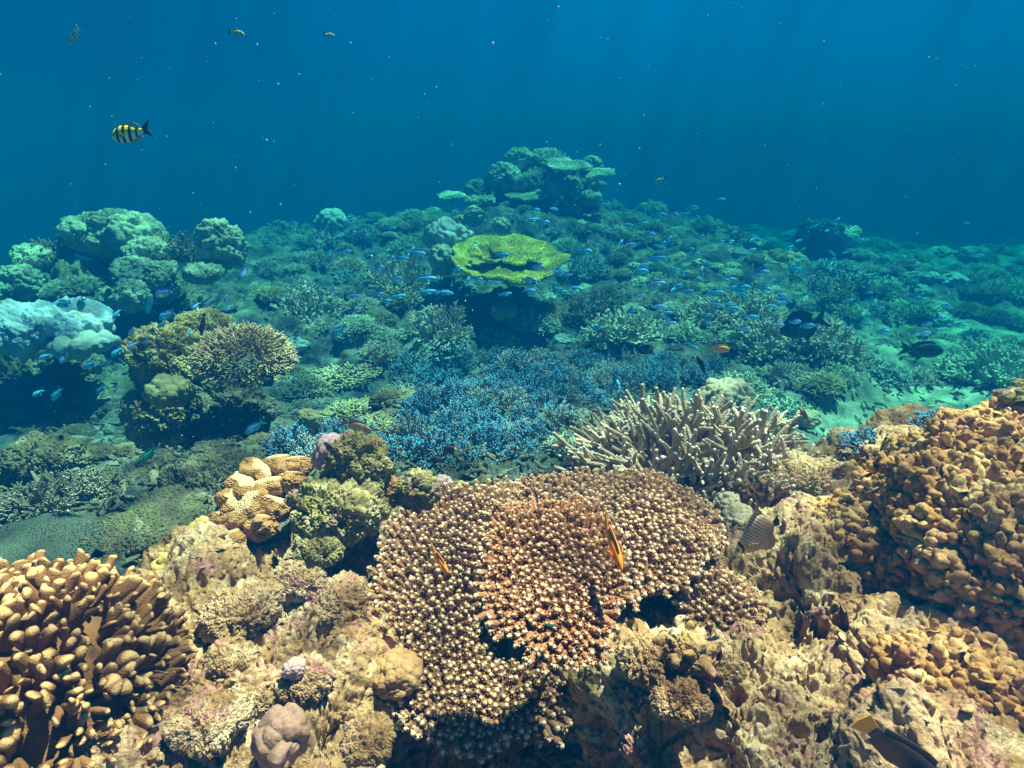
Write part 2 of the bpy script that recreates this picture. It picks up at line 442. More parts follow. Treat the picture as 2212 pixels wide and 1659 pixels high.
M['mauve'] = massive_mat('mauve_coralline', (0.36, 0.21, 0.25), (0.46, 0.29, 0.31), 22, 260, 0.3, 0.002, (0.50, 0.40, 0.26), 0.5)
M['pinkbrown'] = massive_mat('pink_brown_coral', (0.36, 0.19, 0.13), (0.45, 0.25, 0.20), 18, 260, 0.3, 0.002)
M['yellow_lump'] = massive_mat('yellow_massive_coral', (0.46, 0.31, 0.08), (0.58, 0.40, 0.13), 16, 320, 0.5, 0.003)
M['pale_lump'] = massive_mat('pale_massive_coral', (0.44, 0.31, 0.21), (0.58, 0.43, 0.30), 10, 200, 0.3, 0.004)
M['olive_lump'] = massive_mat('olive_massive_coral', (0.25, 0.23, 0.11), (0.32, 0.28, 0.14), 10, 220, 0.35, 0.004)
M['massive_green'] = massive_mat('green_massive_coral', (0.28, 0.32, 0.22), (0.50, 0.50, 0.34), 5, 60, 0.5, 0.012, (0.12, 0.14, 0.10), 0.8)
M['massive_grey'] = massive_mat('grey_massive_coral', (0.30, 0.36, 0.36), (0.40, 0.46, 0.44), 4, 60, 0.3, 0.01)
M['massive_white'] = massive_mat('blue_white_coral', (0.22, 0.34, 0.46), (0.46, 0.54, 0.62), 9, 100, 0.3, 0.01, (0.60, 0.50, 0.42), 0.5)
M['yellow_table'] = coral_mat('yellow_table_coral', (0.42, 0.38, 0.03), (0.56, 0.50, 0.05), (0.68, 0.62, 0.14), 0.8, 1.0, 6, 70, 0.7, 0.012, 0.85, 0.35)
M['table'] = coral_mat('brown_table_coral', (0.27, 0.108, 0.05), (0.37, 0.165, 0.082), (0.84, 0.58, 0.39), 0.62, 0.97, 20, 420, 0.6, 0.002, 0.7, 0.12)
M['table_plate'] = massive_mat('brown_coral_plate', (0.16, 0.065, 0.03), (0.24, 0.10, 0.05), 20, 300, 0.5, 0.003)
M['finger'] = coral_mat('tan_finger_coral', (0.22, 0.09, 0.033), (0.31, 0.135, 0.05), (0.74, 0.42, 0.19), 0.72, 1.03, 16, 420, 0.6, 0.002, 0.75, 0.16)
M['stag_beige'] = coral_mat('beige_staghorn', (0.44, 0.27, 0.16), (0.62, 0.41, 0.28), (0.95, 0.82, 0.70), 0.70, 1.0, 14, 200, 0.8, 0.004, 0.75, 0.35)
M['stag_bluegrey'] = coral_mat('blue_grey_staghorn', (0.24, 0.26, 0.26), (0.38, 0.40, 0.38), (0.60, 0.76, 0.80), 0.74, 0.98, 9, 160, 0.4, 0.003, 0.75, 0.0)
M['stag_blue'] = coral_mat('blue_tipped_staghorn', (0.13, 0.15, 0.18), (0.23, 0.26, 0.30), (0.10, 0.56, 0.98), 0.58, 0.86, 9, 160, 0.4, 0.003, 0.75, 0.0)
M['stag_mid'] = coral_mat('pale_staghorn', (0.34, 0.28, 0.18), (0.50, 0.43, 0.29), (0.85, 0.84, 0.72), 0.62, 1.0, 5, 120, 0.4, 0.004, 0.8, 0.15)
M['stag_green'] = coral_mat('green_staghorn', (0.34, 0.38, 0.25), (0.50, 0.54, 0.37), (0.78, 0.84, 0.66), 0.55, 1.0, 5, 120, 0.4, 0.004, 0.8, 0.15)
M['stag_dark'] = coral_mat('dark_staghorn', (0.18, 0.14, 0.09), (0.30, 0.24, 0.15), (0.80, 0.76, 0.60), 0.76, 1.0, 5, 120, 0.4, 0.004, 0.8, 0.1)
M['stag_teal'] = coral_mat('teal_staghorn', (0.18, 0.24, 0.25), (0.28, 0.36, 0.36), (0.60, 0.74, 0.76), 0.62, 1.0, 4, 90, 0.4, 0.006, 0.8, 0.15)
M['bush_brown'] = coral_mat('brown_bush_coral', (0.36, 0.21, 0.10), (0.48, 0.31, 0.15), (0.88, 0.70, 0.44), 0.45, 0.95, 9, 240, 0.5, 0.003, 0.75, 0.15)
M['bush_ochre'] = coral_mat('ochre_bush_coral', (0.28, 0.24, 0.10), (0.38, 0.33, 0.15), (0.58, 0.52, 0.30), 0.6, 1.0, 9, 200, 0.5, 0.003, 0.75, 0.15)
M['shelf_lime'] = coral_mat('lime_shelf_coral', (0.14, 0.13, 0.06), (0.34, 0.32, 0.08), (0.40, 0.38, 0.14), 0.8, 1.0, 7, 90, 0.6, 0.006, 0.85, 0.1)
M['plate_grey'] = coral_mat('grey_plate_coral', (0.055, 0.065, 0.048), (0.085, 0.095, 0.068), (0.34, 0.40, 0.36), 0.98, 1.0, 10, 200, 0.6, 0.004, 0.8, 0.15)  # plate colour darkened in place of the shadow cast by the ledges
M['leather'] = coral_mat('ruffled_tan_coral', (0.34, 0.15, 0.045), (0.46, 0.22, 0.075), (0.80, 0.54, 0.30), 0.60, 1.0, 20, 260, 1.0, 0.005, 0.75, 0.22)

# ------------------------------------------------------------------ reef floor
def A(px, py, Y, zone): p = P(px, py, Y); return (p[0], p[1], p[2], zone)
anchors = [
    A(1100, 1659, 0.62, 0), A(800, 1659, 0.60, 0), A(450, 1659, 0.58, 0), A(100, 1659, 0.56, 0), A(-300, 1500, 0.62, 0),
    (-0.15, 0.80, -1.02, 0), (-0.12, 0.95, -0.97, 0), (-0.10, 0.66, -1.02, 0), (0.05, 0.66, -1.0, 0), (0.0, 0.80, -1.04, 0), (0.02, 1.0, -0.95, 0), (0.16, 1.05, -0.92, 0), (-0.05, 1.2, -0.90, 0), (0.0, 0.3, -0.9, 0), (0.6, 0.3, -0.8, 0), (-0.6, 0.3, -0.9, 0),
    A(200, 1500, 0.66, 0), A(450, 1400, 0.78, 0), A(600, 1300, 0.92, 0), A(700, 1420, 0.80, 0), A(760, 1250, 1.0, 0), A(520, 1230, 1.02, 0), A(640, 1120, 1.22, 0), A(850, 1150, 1.2, 0),
    A(1400, 1400, 0.80, 0), A(1450, 1550, 0.70, 0), A(1600, 1250, 0.98, 0), A(1700, 1550, 0.66, 0), A(1750, 1350, 0.84, 0), A(1800, 1200, 0.98, 0), A(1650, 1080, 1.30, 0),
    A(1900, 1050, 1.25, 0), A(2000, 1200, 0.92, 0), A(2150, 1350, 0.72, 0), A(2150, 1050, 1.02, 0), A(2180, 900, 1.22, 0), A(2050, 960, 1.28, 0), A(2200, 1600, 0.52, 0), A(2500, 1200, 0.75, 0), A(2500, 900, 1.0, 0),
    # behind the near ridge
    A(1500, 1030, 1.75, 0.6), A(1350, 1000, 1.9, 0.8), A(1000, 1010, 1.98, 1), A(800, 1010, 1.85, 1), A(1150, 800, 3.2, 1), A(1000, 900, 2.5, 1), A(1350, 740, 3.9, 1), A(1550, 870, 2.9, 1),
    A(1700, 830, 3.6, 1.35), A(1900, 960, 3.1, 1.8), A(1750, 1000, 2.6, 1.6), A(2100, 930, 3.3, 1.8), A(2300, 930, 3.2, 1.8), A(1900, 780, 4.5, 1.55), A(2150, 750, 5.2, 1.6), A(1600, 690, 4.7, 1),
    A(2150, 560, 9.2, 1.5), A(1700, 570, 7.4, 1.2), A(1900, 530, 10.0, 1.5), A(1500, 560, 6.5, 1), A(900, 610, 5.2, 1), A(650, 690, 4.15, 1), A(800, 690, 4.15, 1), A(940, 715, 4.15, 1), A(1100, 640, 5.2, 1), A(1240, 660, 5.0, 1), (-1.3, 3.7, -1.42, 1), (-0.75, 3.65, -1.45, 1), (-0.25, 3.65, -1.45, 1), (0.12, 4.3, -1.48, 1), (0.45, 4.45, -1.42, 1), A(700, 510, 7.8, 1), A(600, 570, 6.2, 1),
    A(1180, 445, 8.0, 1), A(1400, 470, 8.6, 1), A(900, 475, 8.4, 1), (0.6, 11, -1.0, 1), (3.2, 12, -1.75, 1), (6.5, 11, -2.0, 1), (-2, 12, -1.5, 1),
    # gully on the left
    A(540, 740, 3.9, 1), A(560, 640, 5.2, 1), A(150, 960, 2.75, 1), A(300, 980, 2.5, 1), A(560, 960, 2.35, 1), A(50, 860, 3.6, 1), A(-200, 900, 3.2, 1), A(250, 720, 4.6, 1), A(50, 720, 4.8, 1),
    A(470, 1010, 1.85, 1), A(330, 1130, 1.5, 1), A(120, 1130, 1.62, 1), A(-50, 1080, 1.75, 1), A(60, 1280, 1.3, 1), A(250, 1240, 1.30, 1), A(650, 1000, 1.75, 1), A(430, 1110, 1.5, 1),
    (-6, 9, -2.6, 1), (-12, 8, -4, 1), (-9, 14, -4.5, 1), (0, 20, -2.0, 1), (12, 16, -2.6, 1), (0, 40, -5, 1), (25, 30, -5, 1), (-25, 30, -6, 1), (0, 70, -9, 1), (10, 5, -1.9, 1.3), (-10, 3, -3.0, 1), (5, 1.5, -1.2, 1), (-3, 1.0, -1.6, 1), (0, -3, -1.2, 1), (0, -20, -4, 1),
]
AN = np.array(anchors)
AN[:, 2] -= np.where((AN[:, 3] < 0.5) & (np.hypot(AN[:, 0], AN[:, 1]) < 1.6), 0.045, 0)
a_th, a_lr = np.arctan2(AN[:, 0], AN[:, 1]), np.log(np.hypot(AN[:, 0], AN[:, 1]))
def ground(x, y):
    th = np.arctan2(x, y); lr = np.log(np.hypot(x, y) + 1e-6)
    z = np.empty(len(x)); zo = np.empty(len(x))
    for a in range(0, len(x), 60000):
        d2 = (th[a:a + 60000, None] - a_th[None]) ** 2 + (lr[a:a + 60000, None] - a_lr[None]) ** 2
        w = 1.0 / (d2 + 0.0025) ** 2
        w /= w.sum(1, keepdims=True)
        z[a:a + 60000] = w @ AN[:, 2]; zo[a:a + 60000] = w @ AN[:, 3]
    return z, zo
def mid_relief(q, rr, zone):
    """lumps and hollows of the rubble floor away from the near ridge"""
    rockw = sst(0.75, 0.35, zone); sandw = sst(1.35, 1.7, zone); rubw = np.clip(1 - rockw - sandw, 0, 1)
    m = 0.09 * fbm(q * 1.9, 4, 11) + 0.10 * (0.4 - worley(warp(q, 4, 0.05, 80) * 4.5, 12) ** 2) + 0.04 * (0.4 - worley(warp(q, 9, 0.03, 85) * 12, 13) ** 2) + 0.012 * fbm(q * 18, 3, 14)
    return m * (rubw + 0.22 * sandw) * sst(1.2, 1.6, rr) * (0.45 + 0.55 * sst(2.2, 4.5, rr))
def ground_full(x, y):
    z, zone = ground(x, y)
    return z + mid_relief(np.stack([x, y, z], 1).astype(np.float32), np.hypot(x, y), zone)
def gz(x, y): return float(ground_full(np.array([x]), np.array([y]))[0])
_ts = np.geomspace(0.35, 40, 500)
def hit(px, py):
    """where the line of sight meets the reef floor"""
    p = ray(px, py)[None] * _ts[:, None]
    below = np.nonzero(p[:, 2] < ground_full(p[:, 0], p[:, 1]))[0]
    return p[below[0]] if len(below) else p[-1]

def build_floor():
    th = np.concatenate([np.linspace(-PI, -0.85, 50)[:-1], np.linspace(-0.85, 0.85, 940), np.linspace(0.85, PI, 50)[1:]])
    r = np.concatenate([np.geomspace(0.06, 0.5, 40)[:-1], np.geomspace(0.5, 2.2, 520)[:-1], np.geomspace(2.2, 9, 420)[:-1], np.geomspace(9, 90, 120)])
    T, Rr = np.meshgrid(th, r); x = (np.sin(T) * Rr).ravel(); y = (np.cos(T) * Rr).ravel(); rr = Rr.ravel()
    z, zone = ground(x, y)
    base = np.stack([x, y, z], 1).astype(np.float32)
    G = base.reshape(len(r), len(th), 3)
    du = np.gradient(G, axis=1); dv = np.gradient(G, axis=0)
    nrm = unit(np.cross(du, dv).reshape(-1, 3)); nrm *= np.sign(nrm[:, 2:3] + 1e-9)
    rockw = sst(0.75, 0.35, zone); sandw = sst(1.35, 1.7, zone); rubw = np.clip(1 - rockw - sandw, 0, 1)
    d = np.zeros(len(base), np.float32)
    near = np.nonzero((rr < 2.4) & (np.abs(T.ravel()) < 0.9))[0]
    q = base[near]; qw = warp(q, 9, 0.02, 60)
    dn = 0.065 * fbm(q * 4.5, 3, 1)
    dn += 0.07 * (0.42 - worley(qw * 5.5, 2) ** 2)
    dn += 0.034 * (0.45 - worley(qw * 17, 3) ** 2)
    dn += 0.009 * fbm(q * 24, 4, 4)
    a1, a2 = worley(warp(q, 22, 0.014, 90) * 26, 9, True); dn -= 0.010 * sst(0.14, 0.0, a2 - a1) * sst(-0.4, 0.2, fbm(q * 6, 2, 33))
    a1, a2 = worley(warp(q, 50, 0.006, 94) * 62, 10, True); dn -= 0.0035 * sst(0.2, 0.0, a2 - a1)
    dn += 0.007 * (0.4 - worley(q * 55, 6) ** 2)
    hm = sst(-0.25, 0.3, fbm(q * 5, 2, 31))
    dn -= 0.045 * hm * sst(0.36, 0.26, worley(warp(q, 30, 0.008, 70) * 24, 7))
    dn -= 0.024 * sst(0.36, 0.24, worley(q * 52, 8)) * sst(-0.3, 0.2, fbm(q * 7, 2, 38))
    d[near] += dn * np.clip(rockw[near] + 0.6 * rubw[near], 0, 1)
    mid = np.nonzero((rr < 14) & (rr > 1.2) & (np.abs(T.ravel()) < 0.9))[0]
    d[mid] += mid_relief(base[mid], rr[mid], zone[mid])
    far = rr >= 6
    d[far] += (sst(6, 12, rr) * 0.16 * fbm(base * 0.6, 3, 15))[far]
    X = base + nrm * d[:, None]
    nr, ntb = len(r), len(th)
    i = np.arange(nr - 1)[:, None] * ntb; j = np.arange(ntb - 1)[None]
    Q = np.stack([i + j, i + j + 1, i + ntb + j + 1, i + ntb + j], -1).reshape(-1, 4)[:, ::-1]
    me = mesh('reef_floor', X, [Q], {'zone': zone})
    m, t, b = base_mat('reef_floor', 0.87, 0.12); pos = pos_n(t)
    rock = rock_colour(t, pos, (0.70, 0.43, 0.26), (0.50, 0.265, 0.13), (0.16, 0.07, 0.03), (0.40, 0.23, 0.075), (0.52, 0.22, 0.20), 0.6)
    rub = rock_colour(t, pos, (0.17, 0.18, 0.15), (0.09, 0.10, 0.085), (0.03, 0.034, 0.03), (0.13, 0.15, 0.08), (0.12, 0.10, 0.10), 0.3, 0.6)  # rubble colour darkened to suggest shadowed hollows between the corals
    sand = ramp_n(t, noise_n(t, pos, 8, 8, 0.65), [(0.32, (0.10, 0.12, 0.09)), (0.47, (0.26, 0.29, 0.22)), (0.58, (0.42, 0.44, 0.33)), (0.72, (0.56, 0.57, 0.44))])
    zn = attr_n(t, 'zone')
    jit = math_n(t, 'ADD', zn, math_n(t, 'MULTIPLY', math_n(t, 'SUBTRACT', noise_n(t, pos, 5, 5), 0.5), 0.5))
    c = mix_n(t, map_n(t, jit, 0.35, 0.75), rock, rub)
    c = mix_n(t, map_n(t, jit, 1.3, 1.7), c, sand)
    t.links.new(c, b.inputs['Base Color'])
    h = math_n(t, 'ADD', noise_n(t, pos, 75, 7, 0.68), math_n(t, 'MULTIPLY', map_n(t, vor_n(t, pos, 62), 0.05, 0.38), 0.8))
    h = math_n(t, 'ADD', h, math_n(t, 'MULTIPLY', noise_n(t, pos, 260, 4, 0.6), 0.5))
    bump_n(t, b, h, 1.0, 0.007)
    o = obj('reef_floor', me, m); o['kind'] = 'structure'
    return X, nrm, rr, T.ravel(), zone
FX, FN, FR, FT, FZ = build_floor()

# ------------------------------------------------------------------ hero corals of the near reef
def plate_surface(cx, cy_, cz, a, b, tilt_x, tilt_y, rot, seed, dome=0.12, droop=0.25, lobe=0.12, hole=None, sq=0.0):
    """returns f(u, v) -> points and the normal/outward directions of a lobed, slightly domed coral plate"""
    ph = np.random.default_rng(seed).uniform(0, 6.28, 4)
    Rm = (Matrix.Rotation(rot, 3, 'Z') @ Matrix.Rotation(tilt_x, 3, 'X') @ Matrix.Rotation(tilt_y, 3, 'Y'))
    Rm = np.array(Rm)
    c = np.array([cx, cy_, cz])
    def f(u, v):
        k = 1 + lobe * (0.5 * np.sin(3 * v + ph[0]) + 0.35 * np.sin(5 * v + ph[1]) + 0.3 * np.sin(9 * v + ph[2]) + 0.15 * np.sin(17 * v + ph[3]))
        k = k * (1 - sq + sq * (np.cos(v) ** 4 + np.sin(v) ** 4) ** -0.25)
        x = a * u * k * np.cos(v); y = b * u * k * np.sin(v)
        s = min(a, b)
        z = s * (dome * (1 - u ** 2) - droop * np.maximum(u - 0.55, 0) ** 2 * 2)
        z = z + s * 0.10 * (vnoise(np.stack([x / s * 1.6, y / s * 1.6, np.full_like(x, seed * 1.7)], 1).astype(np.float32), seed))
        if hole: z = z - hole[3] * np.exp(-(((x - hole[0]) ** 2 + (y - hole[1]) ** 2) / hole[2] ** 2))
        return np.stack([x, y, z], 1) @ Rm.T + c
    return f, Rm
def plate_mesh(f, nu=26, nv=110, th=0.018, stalk=None, Rm=None, name='plate', sp=2.2):
    u = np.linspace(0.02, 1, nu); v = np.linspace(0, 2 * PI, nv, endpoint=False)
    U, Vv = np.meshgrid(u, v, indexing='ij')
    top = f(U.ravel(), Vv.ravel())
    n = Rm @ np.array([0, 0, 1.0])
    thk = (th * (0.5 + 2.4 * (1 - U) ** 2)).ravel()
    bot = top - n[None] * thk[:, None]
    if stalk is not None:
        w = ((1 - U.ravel()) ** sp)[:, None]; bot = bot * (1 - w) + np.array(stalk)[None] * w
    V = np.concatenate([top, bot]); m = nu * nv
    i = np.arange(nu - 1)[:, None] * nv; j = np.arange(nv)[None]; j2 = (j + 1) % nv
    q = np.stack([i + j, i + nv + j, i + nv + j2, i + j2], -1).reshape(-1, 4)
    qb = q[:, ::-1] + m
    e = (nu - 1) * nv
    rim = np.stack([e + j[0], m + e + j[0], m + e + j2[0], e + j2[0]], -1)
    k = np.arange(nv); k2 = (k + 1) % nv
    V = np.concatenate([V, V[:nv].mean(0)[None], V[m:m + nv].mean(0)[None]])
    cap = np.stack([np.full(nv, 2 * m), k, k2], -1); capb = np.stack([np.full(nv, 2 * m + 1), m + k2, m + k], -1)
    return mesh(name, V, [q, qb, rim, cap, capb], {'tip': np.zeros(len(V))})
def plate_branchlets(f, Rm, n, seed, L=0.0215, r=0.0056, name='branchlets', keep=None, S=8, edge=1.0, rosette=True):
    rng = np.random.default_rng(seed)
    k = np.arange(n) + 0.5
    u = np.sqrt(k / n) * 0.995; v = k * PI * (3 - 5 ** .5)
    u = np.clip(u + rng.normal(0, 0.30 / math.sqrt(n), n), 0.02, 1.0); v = v + rng.normal(0, 0.30 / math.sqrt(n), n) / np.maximum(u, 0.1)
    p = f(u, v); e = 0.02
    du = f(np.minimum(u + e, 1.3), v) - f(np.maximum(u - e, 0.001), v); dv = f(u, v + e) - f(u, v - e)
    nn = unit(np.cross(du, dv)); out = unit(du)
    if keep is not None:
        m = keep(p); p, u, nn, out = p[m], u[m], nn[m], out[m]; n = len(p)
    d = unit(nn * (1.0 - 0.55 * u[:, None] ** 3) + out * ((0.25 + 0.95 * u ** 3) * edge)[:, None] + np.array([0, 0, 0.25]) + rng.normal(0, 0.13, p.shape))
    ed = sst(0.82, 1.0, u); top_a = 0.84 + 0.26 * ed + rng.uniform(-0.06, 0.06, n)
    LL = L * rng.uniform(0.65, 1.25, n) * (1 + 0.35 * u ** 6) * (1 + 0.25 * vnoise(p * 14, seed))
    acc = Acc()
    Pc = lines(p - d * 0.006, d, LL, np.zeros((n, 3)), rng, 5, 0.05)
    t = np.linspace(0, 1, 5)
    prof = np.array([1.15, 1.0, 0.95, 0.98, 0.80])
    rr = r * rng.uniform(0.75, 1.25, (n, 1)) * prof[None]
    tubes(acc, Pc, rr, S, 0, top_a)
    if rosette:                                   # small cup corallites ringing the upper half of every branchlet
        m = 8
        idx = np.repeat(np.arange(n), m)
        lv = np.tile(np.array([0.60, 0.68, 0.74, 0.80, 0.84, 0.88, 0.92, 0.95]), n); phi = rng.uniform(0, 2 * PI, len(idx))
        phi = np.tile(np.arange(m) * 2.4, n) + np.repeat(rng.uniform(0, 6.28, n), m)
        ax = d[idx]; ref = np.where(np.abs(ax[:, 2:3]) > 0.8, np.array([[1, 0, 0]]), np.array([[0, 0, 1]]))
        U = unit(np.cross(ax, ref)); V2 = np.cross(ax, U)
        rad = U * np.cos(phi)[:, None] + V2 * np.sin(phi)[:, None]
        x = lv * 4; i0 = np.clip(x.astype(int), 0, 3); fr = (x - i0)[:, None]
        c = Pc[idx, i0] * (1 - fr) + Pc[idx, i0 + 1] * fr + rad * (r * 0.7)
        dd = unit(rad * 0.8 + ax * 0.75)
        l2 = r * 0.55
        pc = np.stack([c, c + dd * l2 * 0.6, c + dd * l2], 1)
        tubes(acc, pc, np.full((len(idx), 3), r * 0.34) * np.array([[1, 0.95, 0.8]]), 4, lv * top_a[idx] * 0.80, lv * top_a[idx] * 0.86)
    return acc.mesh(name)

def table_coral():
    t = thing('table_coral', 'large brown table coral in the centre foreground, overlapping plates of pale-tipped stubby branchlets', 'coral')
    stalk = np.array([0.12, 1.02, -0.98])
    defs = [  # centre pixel, Y, half sizes, tilts, rotation, seed, n, dome, droop, lobe
        ((1305, 1135), 1.13, 0.230, 0.195, 4, -2, 0, 3, 1100, 0.04, 0.12, 0.08, None),
        ((1020, 1285), 1.00, 0.185, 0.272, 22, 4, 4, 5, 1200, -0.12, 0.10, 0.08, (0.095, -0.035, 0.072, 0.19)),
        ((1195, 1225), 0.745, 0.100, 0.128, 18, 4, -6, 9, 560, 0.0, 0.22, 0.14, None),
        ((1550, 1290), 0.97, 0.085, 0.085, 12, 16, 0, 12, 170, 0.05, 0.3, 0.12, None),
    ]
    for (px, py), Y, a, b, tx, ty, rz, sd, n, dm, dr, lb, hole in defs:
        c = P(px, py, Y)
        f, Rm = plate_surface(c[0], c[1], c[2], a, b, R_(tx), R_(ty), R_(rz), sd, dm, dr, lb, hole, 0.6)
        pl = obj('plate', plate_mesh(f, stalk=tuple(stalk * 0.6 + np.array([c[0], c[1], c[2] - 0.16]) * 0.4), Rm=Rm), M['table_plate'], t)
        kp = None
        if hole:                                      # nothing grows down in the funnel
            hc = c + Rm @ np.array([hole[0], hole[1], 0]); kp = lambda w: np.hypot(w[:, 0] - hc[0], w[:, 1] - hc[1]) > 0.054
        obj('branchlets', plate_branchlets(f, Rm, n, sd + 40, 0.0215 * (0.76 if sd == 9 else 1), 0.0056 * (0.76 if sd == 9 else 1), keep=kp), M['table'], pl)
table_coral()

def finger_coral():
    c = P(45, 1530, 0.70); R = 0.225
    t = thing('finger_coral', 'tan finger coral with stout pale-tipped knobbly fingers filling the lower left corner', 'coral', tuple(c))
    rng = np.random.default_rng(4)
    X, Fc = lump(44, 5, 2.0, 0.10, 0.03, 0.8)
    obj('base', mesh('finger_coral_base', X * R * 0.80, [Fc], {'tip': np.zeros(len(X))}), M['finger'], t)
    n = 520; d = fib_dome(n, rng, -0.5, 1.7)
    sc = np.array([1.0, 1.0, 0.80]); b = d * sc * R * 0.72
    out = unit(d + np.array([0, 0, 0.15]) + rng.normal(0, 0.12, d.shape)); L = R * rng.uniform(0.26, 0.36, n)
    Pc = lines(b, out, L, np.zeros((n, 3)), rng, 5, 0.06); acc = Acc()
    r = 0.0072 * rng.uniform(0.65, 1.35, (n, 1)) * np.array([[0.85, 0.9, 1.0, 1.05, 1.0]])
    tubes(acc, Pc, r, 10, 0, 1.0)
    sd = rng.normal(0, 1, (n, 3)); sd -= (sd * out).sum(1, keepdims=True) * out; sd = unit(sd)
    for sgn, pr_ in ((1, 0.8), (-1, 0.55)):                  # most fingers widen into a paddle of two or three fused tips
        kk = np.nonzero(rng.uniform(0, 1, n) < pr_)[0]
        for f_, ang in ((0.45, 0.55), (0.45, 1.0)):
            if ang > 0.9: kk = kk[rng.uniform(0, 1, len(kk)) < 0.45]
            b2 = Pc[kk, 1] * 0.4 + Pc[kk, 2] * 0.6; d2 = unit(out[kk] + sgn * sd[kk] * ang)
            p2 = lines(b2, d2, L[kk] * rng.uniform(0.42, 0.60, len(kk)) * (1.15 if ang > 0.9 else 1), out[kk] * 0.35, rng, 4, 0.05)
            tubes(acc, p2, r[kk, :1] * np.array([[1.0, 1.0, 1.0, 0.95]]), 10, 0.35, 1.0)
    for k_ in range(len(acc.V)):
        w_ = acc.V[k_] + c[None].astype(np.float32); acc.V[k_] = acc.V[k_] + 0.006 * np.stack([vnoise(w_ * 70, 1), vnoise(w_ * 70, 2), vnoise(w_ * 70, 3)], 1)
    obj('fingers', acc.mesh('finger_coral_fingers'), M['finger'], t)
finger_coral()

def colony(name, label, cat, me, mat, p, scale, rz=0.0, group=None, tilt=(0, 0)):
    o = obj(name, me, mat, None, tuple(p), (tilt[0], tilt[1], rz), scale)
    return tag(o, label, cat, group)

def hero_staghorn():
    p = P(1500, 1000, 1.62); R = 0.43
    t = thing('staghorn_coral', 'beige staghorn coral with thick white-tipped branches, behind the brown table coral', 'coral', (p[0], p[1], -0.98), (0, 0, 0.3))
    acc = bush(21, 380, 0.0215, 0.48, 0.52, 4, 9, 6, -0.05, 0.2, 0.13, 0.48, 0.6)
    V = acc; me = V.mesh('staghorn_branches')
    obj('branches', me, M['stag_beige'], t, scale=R)
    X, Fc = lump(8, 4, 2.5, 0.2, 0.06, 0.5); obj('base', mesh('staghorn_base', X * 0.16, [Fc], {'tip': np.zeros(len(X))}), M['rock_dark'], t)
hero_staghorn()

# ------------------------------------------------------------------ rocks and massive corals of the near reef
_lm = {}
def lump_mesh(seed, **k):
    key = (seed, tuple(sorted(k.items())))
    if key not in _lm:
        k = dict(k); X, Fc = lump(seed, **k); _lm[key] = mesh('lump', X, [Fc], {'tip': np.zeros(len(X))})
    return _lm[key]
def rock(name, label, cat, px, py, Y, hw, mat, seed, asp=(1, 1, 1), rz=0.0, group=None, tilt=(0, 0), **k):
    """lump centred on the line of sight through (px, py) at distance Y, hw = half width in frame units"""
    p = P(px, py, Y); s = hw * pxm(p) * 0.92
    o = obj(name, lump_mesh(seed, asp=tuple(asp), **k), mat, None, tuple(p), (tilt[0], tilt[1], rz), (s, s, s))
    return tag(o, label, cat, group)
POR = dict(crev=0.06, level=6, lobes=2.6, amp=0.30, fine=0.05, flat=0.85, knob=0.06, pits=0.12)
PORH = dict(crev=0.07, level=7, lobes=3.0, amp=0.26, fine=0.05, flat=0.85, knob=0.08, pits=0.10, knobf=7)
SMO = dict(level=5, lobes=2.4, amp=0.26, fine=0.015, flat=0.85)
LOB = dict(level=5, lobes=3.0, amp=0.30, fine=0.015, flat=0.85)
rock('reef_rock', 'olive-brown algae-covered rock knob with a mauve crown behind it, left of the table coral', 'rock', 770, 1010, 1.22, 68, M['rock_olive'], 71, (1.0, 0.9, 1.25), **POR)
rock('reef_rock', 'mauve smooth coralline knob at the top of the rock outcrop', 'rock', 728, 985, 1.28, 52, M['mauve'], 72, (0.95, 0.9, 1.1), **SMO)
rock('reef_rock', 'wide mossy brown rock forming the foot of the outcrop under the mauve knob', 'rock', 725, 1100, 1.14, 105, M['rock_olive'], 73, (1.0, 0.8, 0.75), **POR)
rock('reef_rock', 'round pinkish-olive rock bulge below the outcrop overhang', 'rock', 765, 1092, 1.10, 42, M['rock_olive'], 74, (1.0, 0.9, 0.9), **SMO)
rock('reef_rock', 'green algae-tufted rock knob between the outcrop and the table coral', 'rock', 903, 1060, 1.22, 45, M['rock_olive'], 75, (0.9, 0.9, 1.25), **POR)
rock('reef_rock', 'small mauve coralline knob on the right of the green algae knob', 'rock', 952, 1055, 1.26, 30, M['mauve'], 76, (0.8, 0.9, 1.1), **SMO)
rock('reef_rock', 'small ochre knob behind the edge of the table coral', 'rock', 985, 1058, 1.30, 24, M['rock_ochre'], 77, (1, 1, 0.9), **SMO)
rock('reef_rock', 'small orange and pink knob in the gap right of the outcrop', 'rock', 845, 1062, 1.24, 30, M['rock_orange'], 78, (0.9, 0.9, 1.4), **POR)
M['brown_dome'] = massive_mat('brown_dome_coral', (0.36, 0.17, 0.075), (0.44, 0.23, 0.11), 16, 320, 0.5, 0.003)
